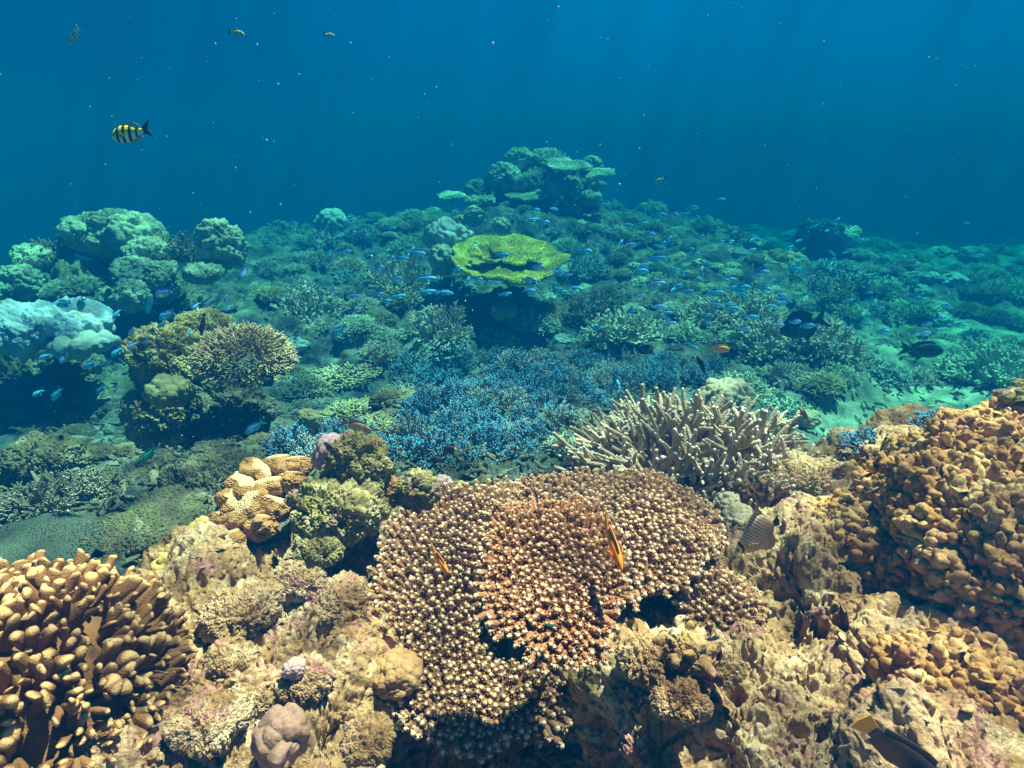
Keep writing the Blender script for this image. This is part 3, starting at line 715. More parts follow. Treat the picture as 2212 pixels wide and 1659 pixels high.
# ruffled tan coral
def ruffled():
    rng = np.random.default_rng(3)
    t = thing('ruffled_coral', 'tan ruffled leather coral with thick folds, their lit tops painted pale, left of the rock outcrop', 'coral')
    spots = [(600, 1012, 1.30, 34), (560, 1030, 1.27, 34), (640, 1010, 1.30, 28), (522, 1058, 1.22, 33), (580, 1062, 1.22, 34), (627, 1045, 1.24, 30), (545, 1098, 1.18, 36), (497, 1090, 1.18, 26), (590, 1098, 1.18, 30), (515, 1130, 1.15, 30), (480, 1125, 1.15, 22), (560, 1140, 1.14, 32), (500, 1165, 1.12, 28)]
    for k, (px, py, Y, hw) in enumerate(spots):
        p = P(px, py, Y); s = hw * pxm(p) * 1.12
        V, Fc = ico(5)
        a = np.arctan2(V[:, 1], V[:, 0])
        ruf = 1 + 0.26 * np.sin(2 * a + k) + 0.14 * np.sin(5 * a + 2 * k)
        up = np.clip(V[:, 2], 0, 1)
        rad = (0.95 + 0.1 * sst(-0.4, 0.5, V[:, 2])) * ruf * (1 + 0.20 * vnoise(V * 2.5 + k * 5, 3) + 0.05 * vnoise(V * 8 + k * 5, 4))
        X = np.stack([V[:, 0] * rad, V[:, 1] * rad, V[:, 2] * 0.85 - 0.05 * sst(0.75, 1.0, up)], 1)
        edge = 0.95 * sst(0.35, 0.95, V[:, 2])  # sunlit fold tops painted pale through the tip colour
        obj('fold', mesh('ruffled_fold', X * s, [Fc], {'tip': edge}), M['leather'], t, tuple(p), (R_(rng.uniform(5, 30)), R_(rng.uniform(-30, 0)), rng.uniform(0, 6)))
ruffled()
rock('massive_coral', 'smooth pale yellow upright lobe coral below the ruffled tan coral', 'coral', 432, 1160, 1.20, 30, M['yellow_lump'], 81, (0.85, 0.85, 1.9), tilt=(0, R_(18)), **SMO)
rock('massive_coral', 'narrow pale yellow lobe coral beside the taller smooth lobe', 'coral', 460, 1180, 1.13, 19, M['yellow_lump'], 82, (0.9, 0.9, 1.8), tilt=(0, R_(20)), **SMO)
rock('massive_coral', 'round dimpled yellow coral head beside the top of the finger coral', 'coral', 383, 1215, 1.08, 50, M['yellow_lump'], 83, (1, 0.9, 0.75), **SMO)
rock('massive_coral', 'pale yellowish lumpy coral right of the round dimpled coral head', 'coral', 460, 1215, 1.08, 36, M['pale_lump'], 84, (1, 0.9, 0.75), **SMO)
LL = [(640, 1255, 0.98, 60, 'rock_pale', 'pitted pale rock hump right of the round yellow coral head'), (520, 1320, 0.90, 80, 'rock_pale', 'wide honeycombed cream rock left of the table coral'), (735, 1300, 0.95, 72, 'rock_pale', 'honeycombed cream and olive rock touching the left edge of the table coral'),
      (505, 1430, 0.79, 60, 'rock_pale', 'olive-mottled pitted rock beside the right flank of the finger coral'), (450, 1560, 0.66, 75, 'rock_pale', 'deeply pitted cream rock at the bottom edge beside the finger coral'), (560, 1500, 0.73, 55, 'rock_pale', 'worm-eaten cream rock left of the pink-spotted lump'),
      (660, 1470, 0.75, 62, 'rock_pale', 'pale yellow lump spotted with mauve crust below the honeycombed rock'), (795, 1600, 0.64, 55, 'rock_pale', 'ragged brown and pink rock at the bottom edge left of the dark hollow'), (690, 1180, 1.05, 62, 'rock_olive', 'dark pitted rock shelf under the outcrop overhang')]
for k, (px, py, Y, hw, mt, lab) in enumerate(LL):
    rock('reef_rock', lab, 'rock', px, py, Y, hw, M[mt], 90 + k, (1, 0.9, 0.62), 0.7 * k, **PORH)
rock('massive_coral', 'pinkish-brown smooth lobed coral at the bottom edge below the spotted lump', 'coral', 610, 1590, 0.63, 66, M['pinkbrown'], 101, (0.85, 0.9, 1.1), **dict(SMO, lobes=1.7, amp=0.34))
rock('massive_coral', 'small mauve crusty lump on the pale spotted rock', 'coral', 635, 1445, 0.735, 25, M['mauve'], 102, (1, 0.9, 0.9), **SMO)
rock('massive_coral', 'brown smooth domed coral tucked under the left edge of the table coral', 'coral', 855, 1455, 0.83, 52, M['brown_dome'], 103, (1, 1, 1.0), **SMO)
RR = [(1400, 1420, 0.79, 62, 'rock_pale', 'pale cream lump just right of the lower tip of the table coral'), (1470, 1510, 0.715, 60, 'rock_pale', 'cream knuckled rock right of the dark hollow'), (1545, 1430, 0.79, 60, 'rock_pale', 'smooth-crowned cream rock below the small right plate of the table coral'),
      (1620, 1060, 1.36, 48, 'rock_pale', 'sunlit white rock crown right of the beige staghorn'), (1710, 1040, 1.40, 62, 'rock_pale', 'broad pale rock crest on the ridge behind the triangular fish'), (1800, 1060, 1.33, 55, 'rock_pale', 'pale weathered rock on the ridge crest beside the knobbly orange mass'),
      (1600, 1120, 1.22, 40, 'pale_lump', 'grey-brown lobed coral knuckles at the right edge of the table coral'), (1570, 1085, 1.28, 30, 'pale_lump', 'small grey-brown knuckle coral under the beige staghorn')]
for k, (px, py, Y, hw, mt, lab) in enumerate(RR):
    kw = LOB if mt == 'pale_lump' else PORH
    rock('massive_coral' if mt == 'pale_lump' else 'reef_rock', lab, 'coral' if mt == 'pale_lump' else 'rock', px, py, Y, hw, M[mt], 110 + k, (1, 0.9, 0.65), 0.9 * k, **kw)
def nubbly(name, label, px, py, Y, hw, mat, seed, asp, n, r, L, tilt=(0, 0)):
    """rock mass overgrown with short rounded nubs"""
    rng = np.random.default_rng(seed); p = P(px, py, Y); s = hw * pxm(p) * 0.9
    t = thing(name, label, 'rock', tuple(p), (tilt[0], tilt[1], 0))
    X, Fc = lump(seed, level=6, lobes=3.4, amp=0.30, fine=0.06, flat=1.0, knob=0.07, pits=0.0, asp=asp)
    X = X * s
    obj('base', mesh('nubbly_base', X, [Fc], {'tip': np.zeros(len(X))}), mat, t)
    acc = Acc(); k = rng.choice(len(X), n * 3, replace=False)
    k = k[(X[k, 2] > -0.35 * s * asp[2])][:n]
    # keep the nubs apart
    cell = {}; keep = []
    for i in k:
        c = tuple((X[i] / (r * 1.75)).astype(int))
        if c in cell: continue
        cell[c] = 1; keep.append(i)
    b = X[keep]; d = unit(unit(b / np.array(asp) ** 2) + rng.normal(0, 0.28, b.shape)); m = len(b)
    LL = L * rng.uniform(0.35, 0.95, m)
    Pc = lines(b - d * r * 0.6, d, LL, np.zeros((m, 3)), rng, 5, 0.08)
    rr = r * rng.uniform(0.5, 1.35, (m, 1)) * np.array([[1.5, 1.15, 1.0, 1.05, 0.92]])
    tubes(acc, Pc, rr, 10, 0, 1)
    for q_ in range(len(acc.V)):
        w_ = acc.V[q_] + p[None].astype(np.float32)
        acc.V[q_] = acc.V[q_] + 0.42 * r * np.stack([fbm(w_ * 75, 2, 1), fbm(w_ * 55, 2, 2), fbm(w_ * 55, 2, 3)], 1) + 0.16 * r * np.stack([vnoise(w_ * 160, 4), vnoise(w_ * 160, 5), vnoise(w_ * 160, 6)], 1)
    obj('nubs', acc.mesh('nubbly_nubs'), mat, t)
nubbly('knobbly_coral', 'huge orange-tan mass of rounded nubs filling the right edge', 2150, 1200, 0.98, 265, M['rock_orange'], 121, (1.0, 1.0, 0.72), 4200, 0.0080, 0.020)
nubbly('knobbly_coral', 'orange-tan nubby crest at the top of the right edge', 2130, 985, 1.22, 115, M['rock_orange'], 122, (1.25, 0.9, 0.75), 900, 0.0085, 0.016)
nubbly('knobbly_coral', 'tan nubby shoulder stepping down left of the orange crest', 1975, 1000, 1.26, 62, M['rock_orange'], 123, (1.0, 0.9, 0.85), 320, 0.0085, 0.015)
nubbly('knobbly_coral', 'dark brown nubby knob at the topmost right corner of the reef ridge', 2205, 885, 1.24, 52, M['rock_olive'], 124, (1, 0.9, 0.9), 160, 0.0115, 0.018)
nubbly('knobbly_coral', 'tan nubby bulge right of the triangular fish', 1850, 1140, 1.09, 85, M['rock_orange'], 125, (1.1, 0.9, 0.55), 420, 0.0085, 0.015)
nubbly('knobbly_coral', 'small nubby cream growth on the rock below the right plate of the table coral', 1480, 1410, 0.775, 60, M['rock_pale'], 126, (1.0, 0.9, 0.6), 130, 0.0115, 0.020)
nubbly('knobbly_coral', 'nubby orange slope at the lower right above the amber-tailed fish', 2060, 1480, 0.70, 130, M['rock_orange'], 127, (1.1, 0.9, 0.5), 420, 0.0080, 0.014)

# ------------------------------------------------------------------ the middle and far reef
PRO = {}
def proto(key):
    if key in PRO: return PRO[key]
    k, s = key
    if k == 'stag': a = stag(200 + s, 60, 5, 2, 0.74, 0.046, 5, 4, -0.05, 0.25, 0.1, (0.3, 0.5), 0.6, (0.5, 0.95))
    elif k == 'open': a = stag(220 + s, 38, 6, 2, 0.78, 0.046, 5, 4, -0.05, 0.2, 0.1, (0.35, 0.6), 0.55)
    elif k == 'blue': a = stag(240 + s, 56, 4, 1, 1.0, 0.040, 5, 4, 0.1, 0.35, 0.1, (0.3, 0.5), 0.7, (0.5, 0.95))
    elif k == 'bush': a = bush(260 + s, 300, 0.042, 0.72, 0.45, 2)
    elif k == 'fine': a = bush(280 + s, 620, 0.021, 0.80, 0.62, 3, 5, 3, -0.15, 0.25, 0.13)
    PRO[key] = a.mesh(k + '_coral')
    return PRO[key]
def put(name, label, kind, seed, px, py, hw, mat, group=None, squash=1.0, Y=None, sink=0.12, rz=None):
    """a colony whose front foot meets the reef at (px, py); hw = half width in frame units"""
    p = hit(px, py) if Y is None else P(px, py, Y)
    R = hw * pxm(p); f = p[:2] / np.hypot(p[0], p[1])
    c = np.array([p[0] + f[0] * R * 0.6, p[1] + f[1] * R * 0.6, 0])
    z0 = gz(c[0], c[1]) if Y is None else p[2]
    z0 = min(z0, p[2] + 0.5 * R)
    rz = random.uniform(0, 6.28) if rz is None else rz
    o = obj(name, proto((kind, seed)), M[mat], None, (c[0], c[1], z0 - sink * R), (random.uniform(-.12, .12), random.uniform(-.12, .12), rz), (R, R, R * squash))
    return tag(o, label, 'coral', group)

# left heads on their ledge
Y0 = 4.4
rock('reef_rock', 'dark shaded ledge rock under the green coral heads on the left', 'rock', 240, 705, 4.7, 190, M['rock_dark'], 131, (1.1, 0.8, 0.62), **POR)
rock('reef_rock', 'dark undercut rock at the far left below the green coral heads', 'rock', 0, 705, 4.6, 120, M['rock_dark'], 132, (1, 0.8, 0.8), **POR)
HL = [(250, 512, 4.8, 92, 'massive_green', LOB, (1, .8, .62), 'broad green lobed coral head, highest of the left cluster'), (478, 530, 4.5, 50, 'massive_green', LOB, (.9, .8, 1.25), 'upright pale green lobed coral at the right end of the left cluster'),
      (322, 545, 4.5, 48, 'massive_green', SMO, (1, .9, .65), 'yellowish green coral cap above the double-domed head'), (290, 600, 4.3, 50, 'massive_green', SMO, (.9, .9, 1.1), 'left half of the double-domed green coral head'), (345, 605, 4.3, 46, 'massive_green', SMO, (.9, .9, 1.1), 'right half of the double-domed green coral head'),
      (285, 640, 4.1, 42, 'massive_green', LOB, (1, .9, .9), 'shaded olive lobed coral below the double-domed head'), (75, 560, 4.6, 45, 'massive_green', SMO, (1, .9, .7), 'rounded green coral head at the upper left of the left cluster'), (50, 612, 4.4, 50, 'massive_green', LOB, (.9, .9, .9), 'green lobed coral under the rounded head at the far left'),
      (8, 640, 4.3, 45, 'massive_green', LOB, (.9, .9, 1), 'blue-green coral lump cut by the left edge of the frame'), (440, 590, 4.3, 40, 'massive_green', LOB, (1.1, .9, .5), 'low pale lobed coral skirt below the upright coral on the ledge'), (195, 500, 4.9, 40, 'massive_green', SMO, (1, .9, .7), 'small green coral bump on the skyline of the left cluster'),
      (230, 650, 4.2, 24, 'massive_green', SMO, (.9, .9, 1.3), 'narrow yellowish coral knob beside the double-domed head')]
for k, (px, py, Y, hw, mt, kw, asp, lab) in enumerate(HL):
    rock('massive_coral', lab, 'coral', px, py, Y, hw, M[mt], 140 + k, asp, 0.5 * k, **dict(kw, lobes=2.2 + 0.13 * (k * 7 % 10), fine=0.06, crev=0.035))
put('branching_coral', 'dark bushy branching coral between the green heads of the left cluster', 'stag', 0, 385, 560, 62, 'stag_dark', Y=4.5)
put('branching_coral', 'dark feathery branching coral on the skyline at the far left', 'stag', 1, 110, 560, 60, 'stag_dark', Y=4.6)
put('branching_coral', 'fine green tiered coral patch in the middle of the left cluster', 'fine', 0, 160, 625, 65, 'stag_green', Y=4.3, squash=0.55)
rock('massive_coral', 'blue-white smooth shelf coral jutting from the left edge over a dark hollow', 'coral', 100, 708, 3.2, 122, M['massive_white'], 161, (1.0, 0.75, 0.36), 0.2, **dict(SMO, level=6, lobes=3.2, fine=0.05, amp=0.3, knob=0.012, knobf=7, crev=0.012))
rock('massive_coral', 'pale lower lip of the shelf coral, nearest the yellowish rock pillar', 'coral', 178, 738, 3.1, 72, M['massive_grey'], 162, (1.0, 0.75, 0.30), 0.1, **SMO)
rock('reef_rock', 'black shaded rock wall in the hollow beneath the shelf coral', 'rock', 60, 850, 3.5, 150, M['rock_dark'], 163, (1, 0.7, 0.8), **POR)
# yellow pillar with the brown bush coral
rock('reef_rock', 'yellowish eroded rock pillar carrying the brown bush coral', 'rock', 372, 770, 2.55, 92, M['rock_ochre'], 171, (1.0, 0.9, 0.85), **PORH)
rock('reef_rock', 'yellowish rock top at the upper end of the eroded pillar', 'rock', 440, 712, 2.65, 58, M['rock_ochre'], 172, (1.0, 0.9, 0.75), **PORH)
rock('reef_rock', 'craggy foot of the yellowish rock pillar in the gully', 'rock', 350, 900, 2.42, 75, M['rock_ochre'], 173, (0.9, 0.9, 1.1), **PORH)
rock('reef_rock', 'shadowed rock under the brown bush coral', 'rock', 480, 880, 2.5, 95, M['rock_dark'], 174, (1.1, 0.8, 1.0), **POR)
rock('massive_coral', 'round olive coral cushion on the side of the yellowish rock pillar', 'coral', 365, 845, 2.22, 52, M['olive_lump'], 175, (1, .9, .62), **SMO)
p = P(530, 785, 2.25)
o = obj('bush_coral', proto(('fine', 1)), M['bush_brown'], None, tuple(p), (R_(12), 0, 1.0), (0.20, 0.185, 0.17)); tag(o, 'brown dome of dense tan-tipped branchlets on the yellowish rock pillar', 'coral')
rock('massive_coral', 'small green cushion coral left of the blue-tipped thicket', 'coral', 668, 905, 1.98, 26, M['olive_lump'], 176, (1, .9, .9), **SMO)
# left lower corner
def fan_plate(name, label, px, py, Y, a, b, tx, ty, seed, mat, n, L, r, stalk_dz=0.25, rz=0, dome=0.05, droop=0.1, lobe=0.06, edge=1.0, S=5):
    c = P(px, py, Y); f, Rm = plate_surface(c[0], c[1], c[2], a, b, R_(tx), R_(ty), R_(rz), seed, dome, droop, lobe)
    t = thing(name, label, 'coral')
    obj('plate', plate_mesh(f, 22, 90, 0.03 * min(a, b) / 0.25, (c[0], c[1] + 0.1 * b, c[2] - stalk_dz), Rm, sp=4.5), M[mat], t)
    if n: obj('branchlets', plate_branchlets(f, Rm, n, seed + 70, L, r, S=S, edge=edge, rosette=False), M[mat], t)
    return t
fan_plate('plate_coral', 'grey-green flat plate coral with a pale rim at the left edge', 40, 1200, 1.36, 0.20, 0.16, 14, -6, 31, 'plate_grey', 2200, 0.007, 0.0017, 0.2, edge=0.8)
put('branching_coral', 'tangled grey open-branched coral above the flat plate at the lower left', 'open', 0, 120, 1130, 130, 'stag_dark', squash=0.8)
put('branching_coral', 'small tangled open-branched coral beside the rubble slope', 'open', 1, 215, 1075, 70, 'stag_dark', squash=0.8)
rock('reef_rock', 'dim rock with yellow crust at the left edge above the tangled coral', 'rock', 90, 985, 1.95, 80, M['rubble'], 181, (1, .9, .6), **POR)
fan_plate('plate_coral', 'mottled dark and olive crusty shelf coral on the rubble slope', 330, 1120, 1.47, 0.155, 0.14, 10, -4, 33, 'rubble', 700, 0.006, 0.0050, 0.2, lobe=0.22)
rock('reef_rock', 'dark mottled rubble slope rock above the olive shelf coral', 'rock', 470, 1040, 1.72, 105, M['rubble'], 182, (1, .9, .42), **PORH)

# blue-tipped thicket: many clumps growing into one another
poly = [(838, 838), (900, 800), (1000, 775), (1150, 760), (1300, 775), (1480, 775), (1540, 800), (1525, 840), (1400, 868), (1260, 905), (1170, 985), (1120, 1030), (960, 1045), (850, 1010), (650, 1010), (610, 985), (690, 950), (800, 970), (880, 990), (880, 900)]
def inside(x, y, pg):
    c = False; j = len(pg) - 1
    for i in range(len(pg)):
        if (pg[i][1] > y) != (pg[j][1] > y) and x < (pg[j][0] - pg[i][0]) * (y - pg[i][1]) / (pg[j][1] - pg[i][1]) + pg[i][0]: c = not c
        j = i
    return c
yy = 790.0; row = 0
while yy < 1050:
    w = 26 + (yy - 780) * 0.16
    xx = 600 + (row % 2) * w * 0.7
    while xx < 1560:
        x = xx + random.uniform(-.3, .3) * w; y = yy + random.uniform(-.2, .2) * w
        if inside(x, y, poly):
            put('branching_coral', 'blue-tinted branching clump in the dense blue thicket behind the table coral', 'blue', random.randrange(4), x, y + 8, w * random.uniform(0.9, 1.3), 'stag_blue' if random.random() < 0.74 else 'stag_bluegrey', 'blue-tipped clumps of the central thicket', random.uniform(0.85, 1.15), sink=0.2)
        xx += w * 1.45
    yy += w * 0.52; row += 1

# named colonies of the middle reef: name, label, kind, seed, px, foot py, half width, material, squash
CN = [
    ('branching_coral', 'pale round staghorn bush above the brown dome coral, left of the yellow table', 'stag', 0, 672, 690, 92, 'stag_mid', 1.05),
    ('branching_coral', 'tall pale staghorn bush dotted with blue fish, just left of the yellow table', 'open', 0, 872, 655, 92, 'stag_mid', 1.15),
    ('branching_coral', 'spiky dark-centred staghorn below the yellow table on the left', 'open', 2, 950, 742, 84, 'stag_mid', 1.15),
    ('branching_coral', 'small isolated staghorn in the dark hollow above the blue thicket', 'open', 1, 825, 800, 52, 'stag_mid', 0.9),
    ('branching_coral', 'low olive bush of fine branches in the shade left of the blue thicket', 'bush', 0, 745, 835, 85, 'bush_brown', 0.4),
    ('branching_coral', 'ochre lumpy-branched carpet coral left of the blue thicket', 'bush', 1, 760, 905, 95, 'bush_ochre', 0.45),
    ('branching_coral', 'ochre short-branched coral just above the brown striped damselfish', 'bush', 2, 820, 950, 80, 'bush_ochre', 0.5),
    ('branching_coral', 'small ochre branched coral touching the right of the brown dome', 'bush', 0, 668, 860, 55, 'bush_ochre', 0.9),
    ('branching_coral', 'grey-green rounded bush at the far left edge of the middle reef', 'stag', 2, 585, 585, 46, 'stag_mid', 0.9),
    ('branching_coral', 'bluish low staghorn bank behind the pale round bush', 'stag', 1, 695, 545, 60, 'stag_teal', 0.8),
    ('branching_coral', 'dim teal staghorn bank right of the bluish bank', 'stag', 2, 780, 530, 52, 'stag_teal', 0.9),
    ('branching_coral', 'brownish dense bush squeezed between the two pale staghorns', 'bush', 1, 757, 590, 38, 'bush_brown', 0.9),
    ('branching_coral', 'dark hazy branching mound on the left skyline of the middle reef', 'stag', 0, 625, 500, 75, 'stag_teal', 0.7),
    ('branching_coral', 'green fan-shaped bush on the skyline left of the bommie', 'bush', 2, 893, 475, 34, 'stag_green', 0.9),
    ('branching_coral', 'yellow-green cluster coral behind the bluish boulder coral', 'bush', 0, 945, 500, 33, 'bush_ochre', 0.9),
    ('branching_coral', 'small pale staghorn left of the bluish boulder coral', 'stag', 0, 880, 545, 40, 'stag_green', 0.9),
    ('branching_coral', 'teal staghorn behind the far rim of the yellow table', 'stag', 1, 1100, 488, 42, 'stag_teal', 0.9),
    ('branching_coral', 'small pale staghorn at the foot of the bommie', 'stag', 2, 1178, 500, 32, 'stag_mid', 0.9),
    ('branching_coral', 'round teal bush touching the right rim of the yellow table', 'bush', 1, 1222, 560, 38, 'stag_green', 1.0),
    ('branching_coral', 'grey-teal domed bush right of the yellow table', 'stag', 0, 1268, 606, 56, 'stag_teal', 0.95),
    ('branching_coral', 'dark brown open staghorn with long pale arms right of the dark hollow', 'open', 0, 1280, 712, 68, 'stag_dark', 1.1),
    ('bush_coral', 'reddish-brown fine bush right of the pale smooth lump', 'fine', 0, 1170, 712, 50, 'bush_brown', 0.8),
    ('branching_coral', 'pale green dome of dense staghorn bordering the top of the blue thicket', 'stag', 1, 1345, 775, 100, 'stag_green', 0.85),
    ('branching_coral', 'pale staghorn fringe at the top centre of the blue thicket', 'stag', 2, 1060, 780, 75, 'stag_green', 0.6),
    ('branching_coral', 'teal low staghorn at the top left of the blue thicket', 'stag', 0, 960, 800, 60, 'stag_teal', 0.7),
    ('branching_coral', 'pale tan staghorn bank behind the orange fish', 'stag', 0, 1525, 715, 80, 'stag_mid', 0.9),
    ('branching_coral', 'broad tan staghorn crown in the middle of the large right bank', 'stag', 1, 1600, 700, 95, 'stag_mid', 0.95),
    ('branching_coral', 'shaded tan staghorn below the crown of the large right bank', 'stag', 2, 1640, 780, 100, 'stag_mid', 0.9),
    ('branching_coral', 'tan staghorn slope right of the dark oval fish', 'stag', 0, 1765, 790, 90, 'stag_mid', 1.0),
    ('branching_coral', 'teal staghorn rising behind the large right bank', 'stag', 1, 1775, 665, 75, 'stag_dark', 0.9),
    ('branching_coral', 'hazy blue staghorn field at the back right', 'stag', 2, 1800, 600, 95, 'stag_teal', 0.6),
    ('branching_coral', 'pale green feathery staghorn right of the blue thicket', 'stag', 2, 1600, 850, 80, 'stag_green', 0.8),
    ('branching_coral', 'pale green feathery staghorn sloping to the sandy hollow', 'stag', 1, 1690, 905, 75, 'stag_green', 0.7),
    ('branching_coral', 'olive staghorn tangle below the dark oval fish', 'open', 2, 1700, 830, 70, 'stag_mid', 0.7),
    ('branching_coral', 'blue-grey staghorn at the edge of the sand right of the beige staghorn', 'blue', 1, 1860, 1010, 60, 'stag_blue', 0.8),
    ('branching_coral', 'low blue staghorn behind the orange knobbly crest', 'blue', 2, 2010, 935, 55, 'stag_blue', 0.6),
    ('branching_coral', 'teal staghorn below the large dark fish on the right', 'stag', 0, 1900, 830, 70, 'stag_teal', 0.7),
    ('branching_coral', 'small greenish staghorn left of the large dark fish', 'stag', 2, 1850, 780, 55, 'stag_mid', 0.7),
    ('branching_coral', 'pale green bush on the slope in the middle of the fish school', 'bush', 0, 1545, 635, 36, 'stag_green', 0.8),
    ('branching_coral', 'white-grey little staghorn in front of the beige staghorn, left end', 'stag', 1, 1210, 985, 50, 'stag_green', 0.8),
]
for c in CN: put(c[0], c[1], c[2], c[3], c[4], c[5], c[6], c[7], None, c[8])
fan_plate('table_coral', 'bright yellow-green table coral in the middle of the reef', 1100, 553, 4.85, 0.45, 0.58, 8, 3, 51, 'yellow_table', 6500, 0.009, 0.0055, 0.28, rz=0, dome=-0.14, droop=-0.05, lobe=0.13, edge=0.7)
fan_plate('table_coral', 'curled middle whorl of yellow table coral on the left half of the big yellow table', 1055, 545, 4.72, 0.13, 0.17, 14, 8, 57, 'yellow_table', 700, 0.009, 0.0055, 0.1, dome=-0.3, droop=-0.1, lobe=0.3, edge=0.7)
fan_plate('table_coral', 'small upper tier leaf of yellow table coral on top of the big yellow table', 1120, 540, 4.75, 0.20, 0.22, 12, 0, 53, 'yellow_table', 1500, 0.009, 0.0055, 0.12, dome=-0.1, droop=-0.1, lobe=0.3, edge=0.7)
MS = [(968, 515, 5.3, 52, 'massive_grey', LOB, (1, .9, .75), 'bluish-grey boulder coral tucked against the left of the yellow table'), (955, 560, 5.0, 32, 'massive_green', LOB, (.9, .9, 1.1), 'pale lobed coral under the bluish-grey boulder'), (1089, 673, 4.6, 34, 'pale_lump', SMO, (1, .9, .65), 'pale beige smooth lump in the dark hollow under the yellow table'),
      (1024, 467, 6.6, 22, 'massive_green', LOB, (.9, .9, 1.1), 'small pointed green coral left of the bommie foot'), (1083, 487, 6.0, 20, 'massive_green', SMO, (1, .9, .9), 'small green cushion behind the far rim of the yellow table'), (993, 477, 6.6, 16, 'yellow_lump', SMO, (1, .9, .9), 'tiny yellow cushion on the skyline left of the bommie'),
      (713, 480, 7.4, 34, 'massive_grey', LOB, (1, .9, .9), 'hazy pale boulder on the left skyline'), (1690, 560, 6.9, 36, 'yellow_lump', LOB, (1.2, .9, .5), 'yellow crusty coral patch among the blue fish on the right'), (1672, 585, 6.5, 30, 'yellow_lump', LOB, (1, .9, .6), 'lower yellow coral patch among the blue fish on the right'), (1657, 612, 6.1, 22, 'yellow_lump', SMO, (1.2, .9, .4), 'small flat yellow coral below the yellow patches'),
      (1538, 542, 7.2, 34, 'yellow_lump', LOB, (1.2, .7, .3), 'thin yellow ledge coral on the slope right of the yellow table'), (1472, 570, 6.6, 30, 'yellow_lump', LOB, (.7, .8, 1.0), 'pale yellow knuckled coral beside a blue fish group'), (1500, 525, 7.5, 15, 'massive_grey', SMO, (1, .9, 1), 'small grey dome above the thin yellow ledge'), (1628, 527, 7.6, 22, 'massive_grey', SMO, (1, .9, .8), 'grey cone-shaped coral on the right slope'),
      (1370, 580, 6.0, 16, 'massive_green', SMO, (1, .9, 1), 'pale green egg-shaped coral near bright blue fish'), (1381, 622, 5.6, 24, 'massive_green', LOB, (.9, .9, 1.1), 'bright green coral stump right of the dark brown staghorn'), (1563, 858, 2.55, 55, 'pale_lump', LOB, (1, .9, .72), 'round pale beige boulder coral behind the beige staghorn'),
      (1745, 905, 3.05, 26, 'pale_lump', SMO, (1, .9, .9), 'pale round stone on the sand beside a rusty fish'), (1850, 885, 3.6, 26, 'massive_green', SMO, (1, .9, .6), 'green cushion on the sandy hollow'), (2050, 862, 3.9, 38, 'massive_green', SMO, (1.1, .9, .6), 'larger green cushion at the back of the sandy hollow'), (2045, 888, 3.5, 30, 'pale_lump', SMO, (1.2, .9, .5), 'pale flat stone at the right of the sandy hollow')]
for k, (px, py, Y, hw, mt, kw, asp, lab) in enumerate(MS):
    rock('massive_coral', lab, 'coral', px, py, Y, hw, M[mt], 300 + k, asp, 0.8 * k, **dict(kw, level=5))
# the bommie on the horizon
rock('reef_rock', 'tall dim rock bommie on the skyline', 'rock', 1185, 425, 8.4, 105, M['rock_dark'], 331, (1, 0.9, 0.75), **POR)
BM = [(1085, 385, 7.9, 36, LOB, (1, .9, .9), 'left pale coral of the bommie'), (1140, 398, 7.7, 30, LOB, (1, .9, .7), 'pale coral on the lower left of the bommie'), (1120, 345, 8.3, 34, LOB, (1, .9, .7), 'pale frilly coral at the top left of the bommie'), (1175, 350, 8.3, 36, SMO, (1.1, .9, .8), 'domed coral at the top of the bommie'), (1230, 365, 8.2, 34, LOB, (1.2, .9, .5), 'flat-topped coral at the top right of the bommie'),
      (1280, 362, 8.3, 24, SMO, (.9, .9, 1.1), 'upright green coral at the right end of the bommie'), (1195, 405, 7.6, 28, LOB, (1, .9, .9), 'central pale lobed coral of the bommie front'), (1235, 405, 7.7, 24, LOB, (.9, .9, 1), 'right pale lobed coral of the bommie front'), (1030, 415, 7.9, 28, LOB, (.9, .9, .9), 'small coral head just left of the bommie'), (1036, 436, 7.6, 32, LOB, (1.2, .9, .4), 'pale flat coral at the left foot of the bommie'), (1275, 430, 7.8, 26, LOB, (1, .9, .6), 'frilled coral at the right foot of the bommie'), (1295, 400, 8.0, 16, LOB, (1.2, .9, .5), 'small shelf coral on the right flank of the bommie')]
for k, (px, py, Y, hw, kw, asp, lab) in enumerate(BM):
    rock('massive_coral', lab, 'coral', px, py, Y, hw, M['massive_green'], 340 + k, asp, 0.8 * k, **dict(kw, level=5, fine=0.09, crev=0.05, amp=0.30, lobes=1.8 + 0.2 * (k % 5)))
put('branching_coral', 'branching coral on the very top of the bommie', 'bush', 0, 1112, 348, 26, 'stag_green', Y=8.2)
for k, (px, py, hw, lab) in enumerate([(1200, 352, 34, 'dim bushy coral on the crown of the bommie'), (1150, 385, 26, 'bushy coral tucked in the middle of the bommie'), (1255, 392, 26, 'bushy coral on the right shoulder of the bommie'), (1085, 415, 26, 'bushy coral at the lower left of the bommie')]):
    put('branching_coral', lab, 'stag', k % 3, px, py, hw, 'stag_green', Y=7.75 + 0.1 * k)
for k, (px, py, a_, lab) in enumerate([(1225, 352, 0.26, 'flat tabletop coral at the upper right of the bommie'), (976, 421, 0.16, 'pale thin plate coral left of the bommie'), (1140, 420, 0.22, 'small table coral low on the bommie front'), (1290, 372, 0.2, 'tilted plate coral at the right end of the bommie')]):
    fan_plate('plate_coral', lab, px, py, 7.5, a_, a_ * 0.9, 12, 4 - 3 * k, 60 + k, 'stag_green', 500, 0.012, 0.008, 0.2, lobe=0.2)
rock('reef_rock', 'dark pointed rock on the right skyline', 'rock', 1778, 512, 8.2, 52, M['rock_dark'], 361, (1, .8, .75), **POR)
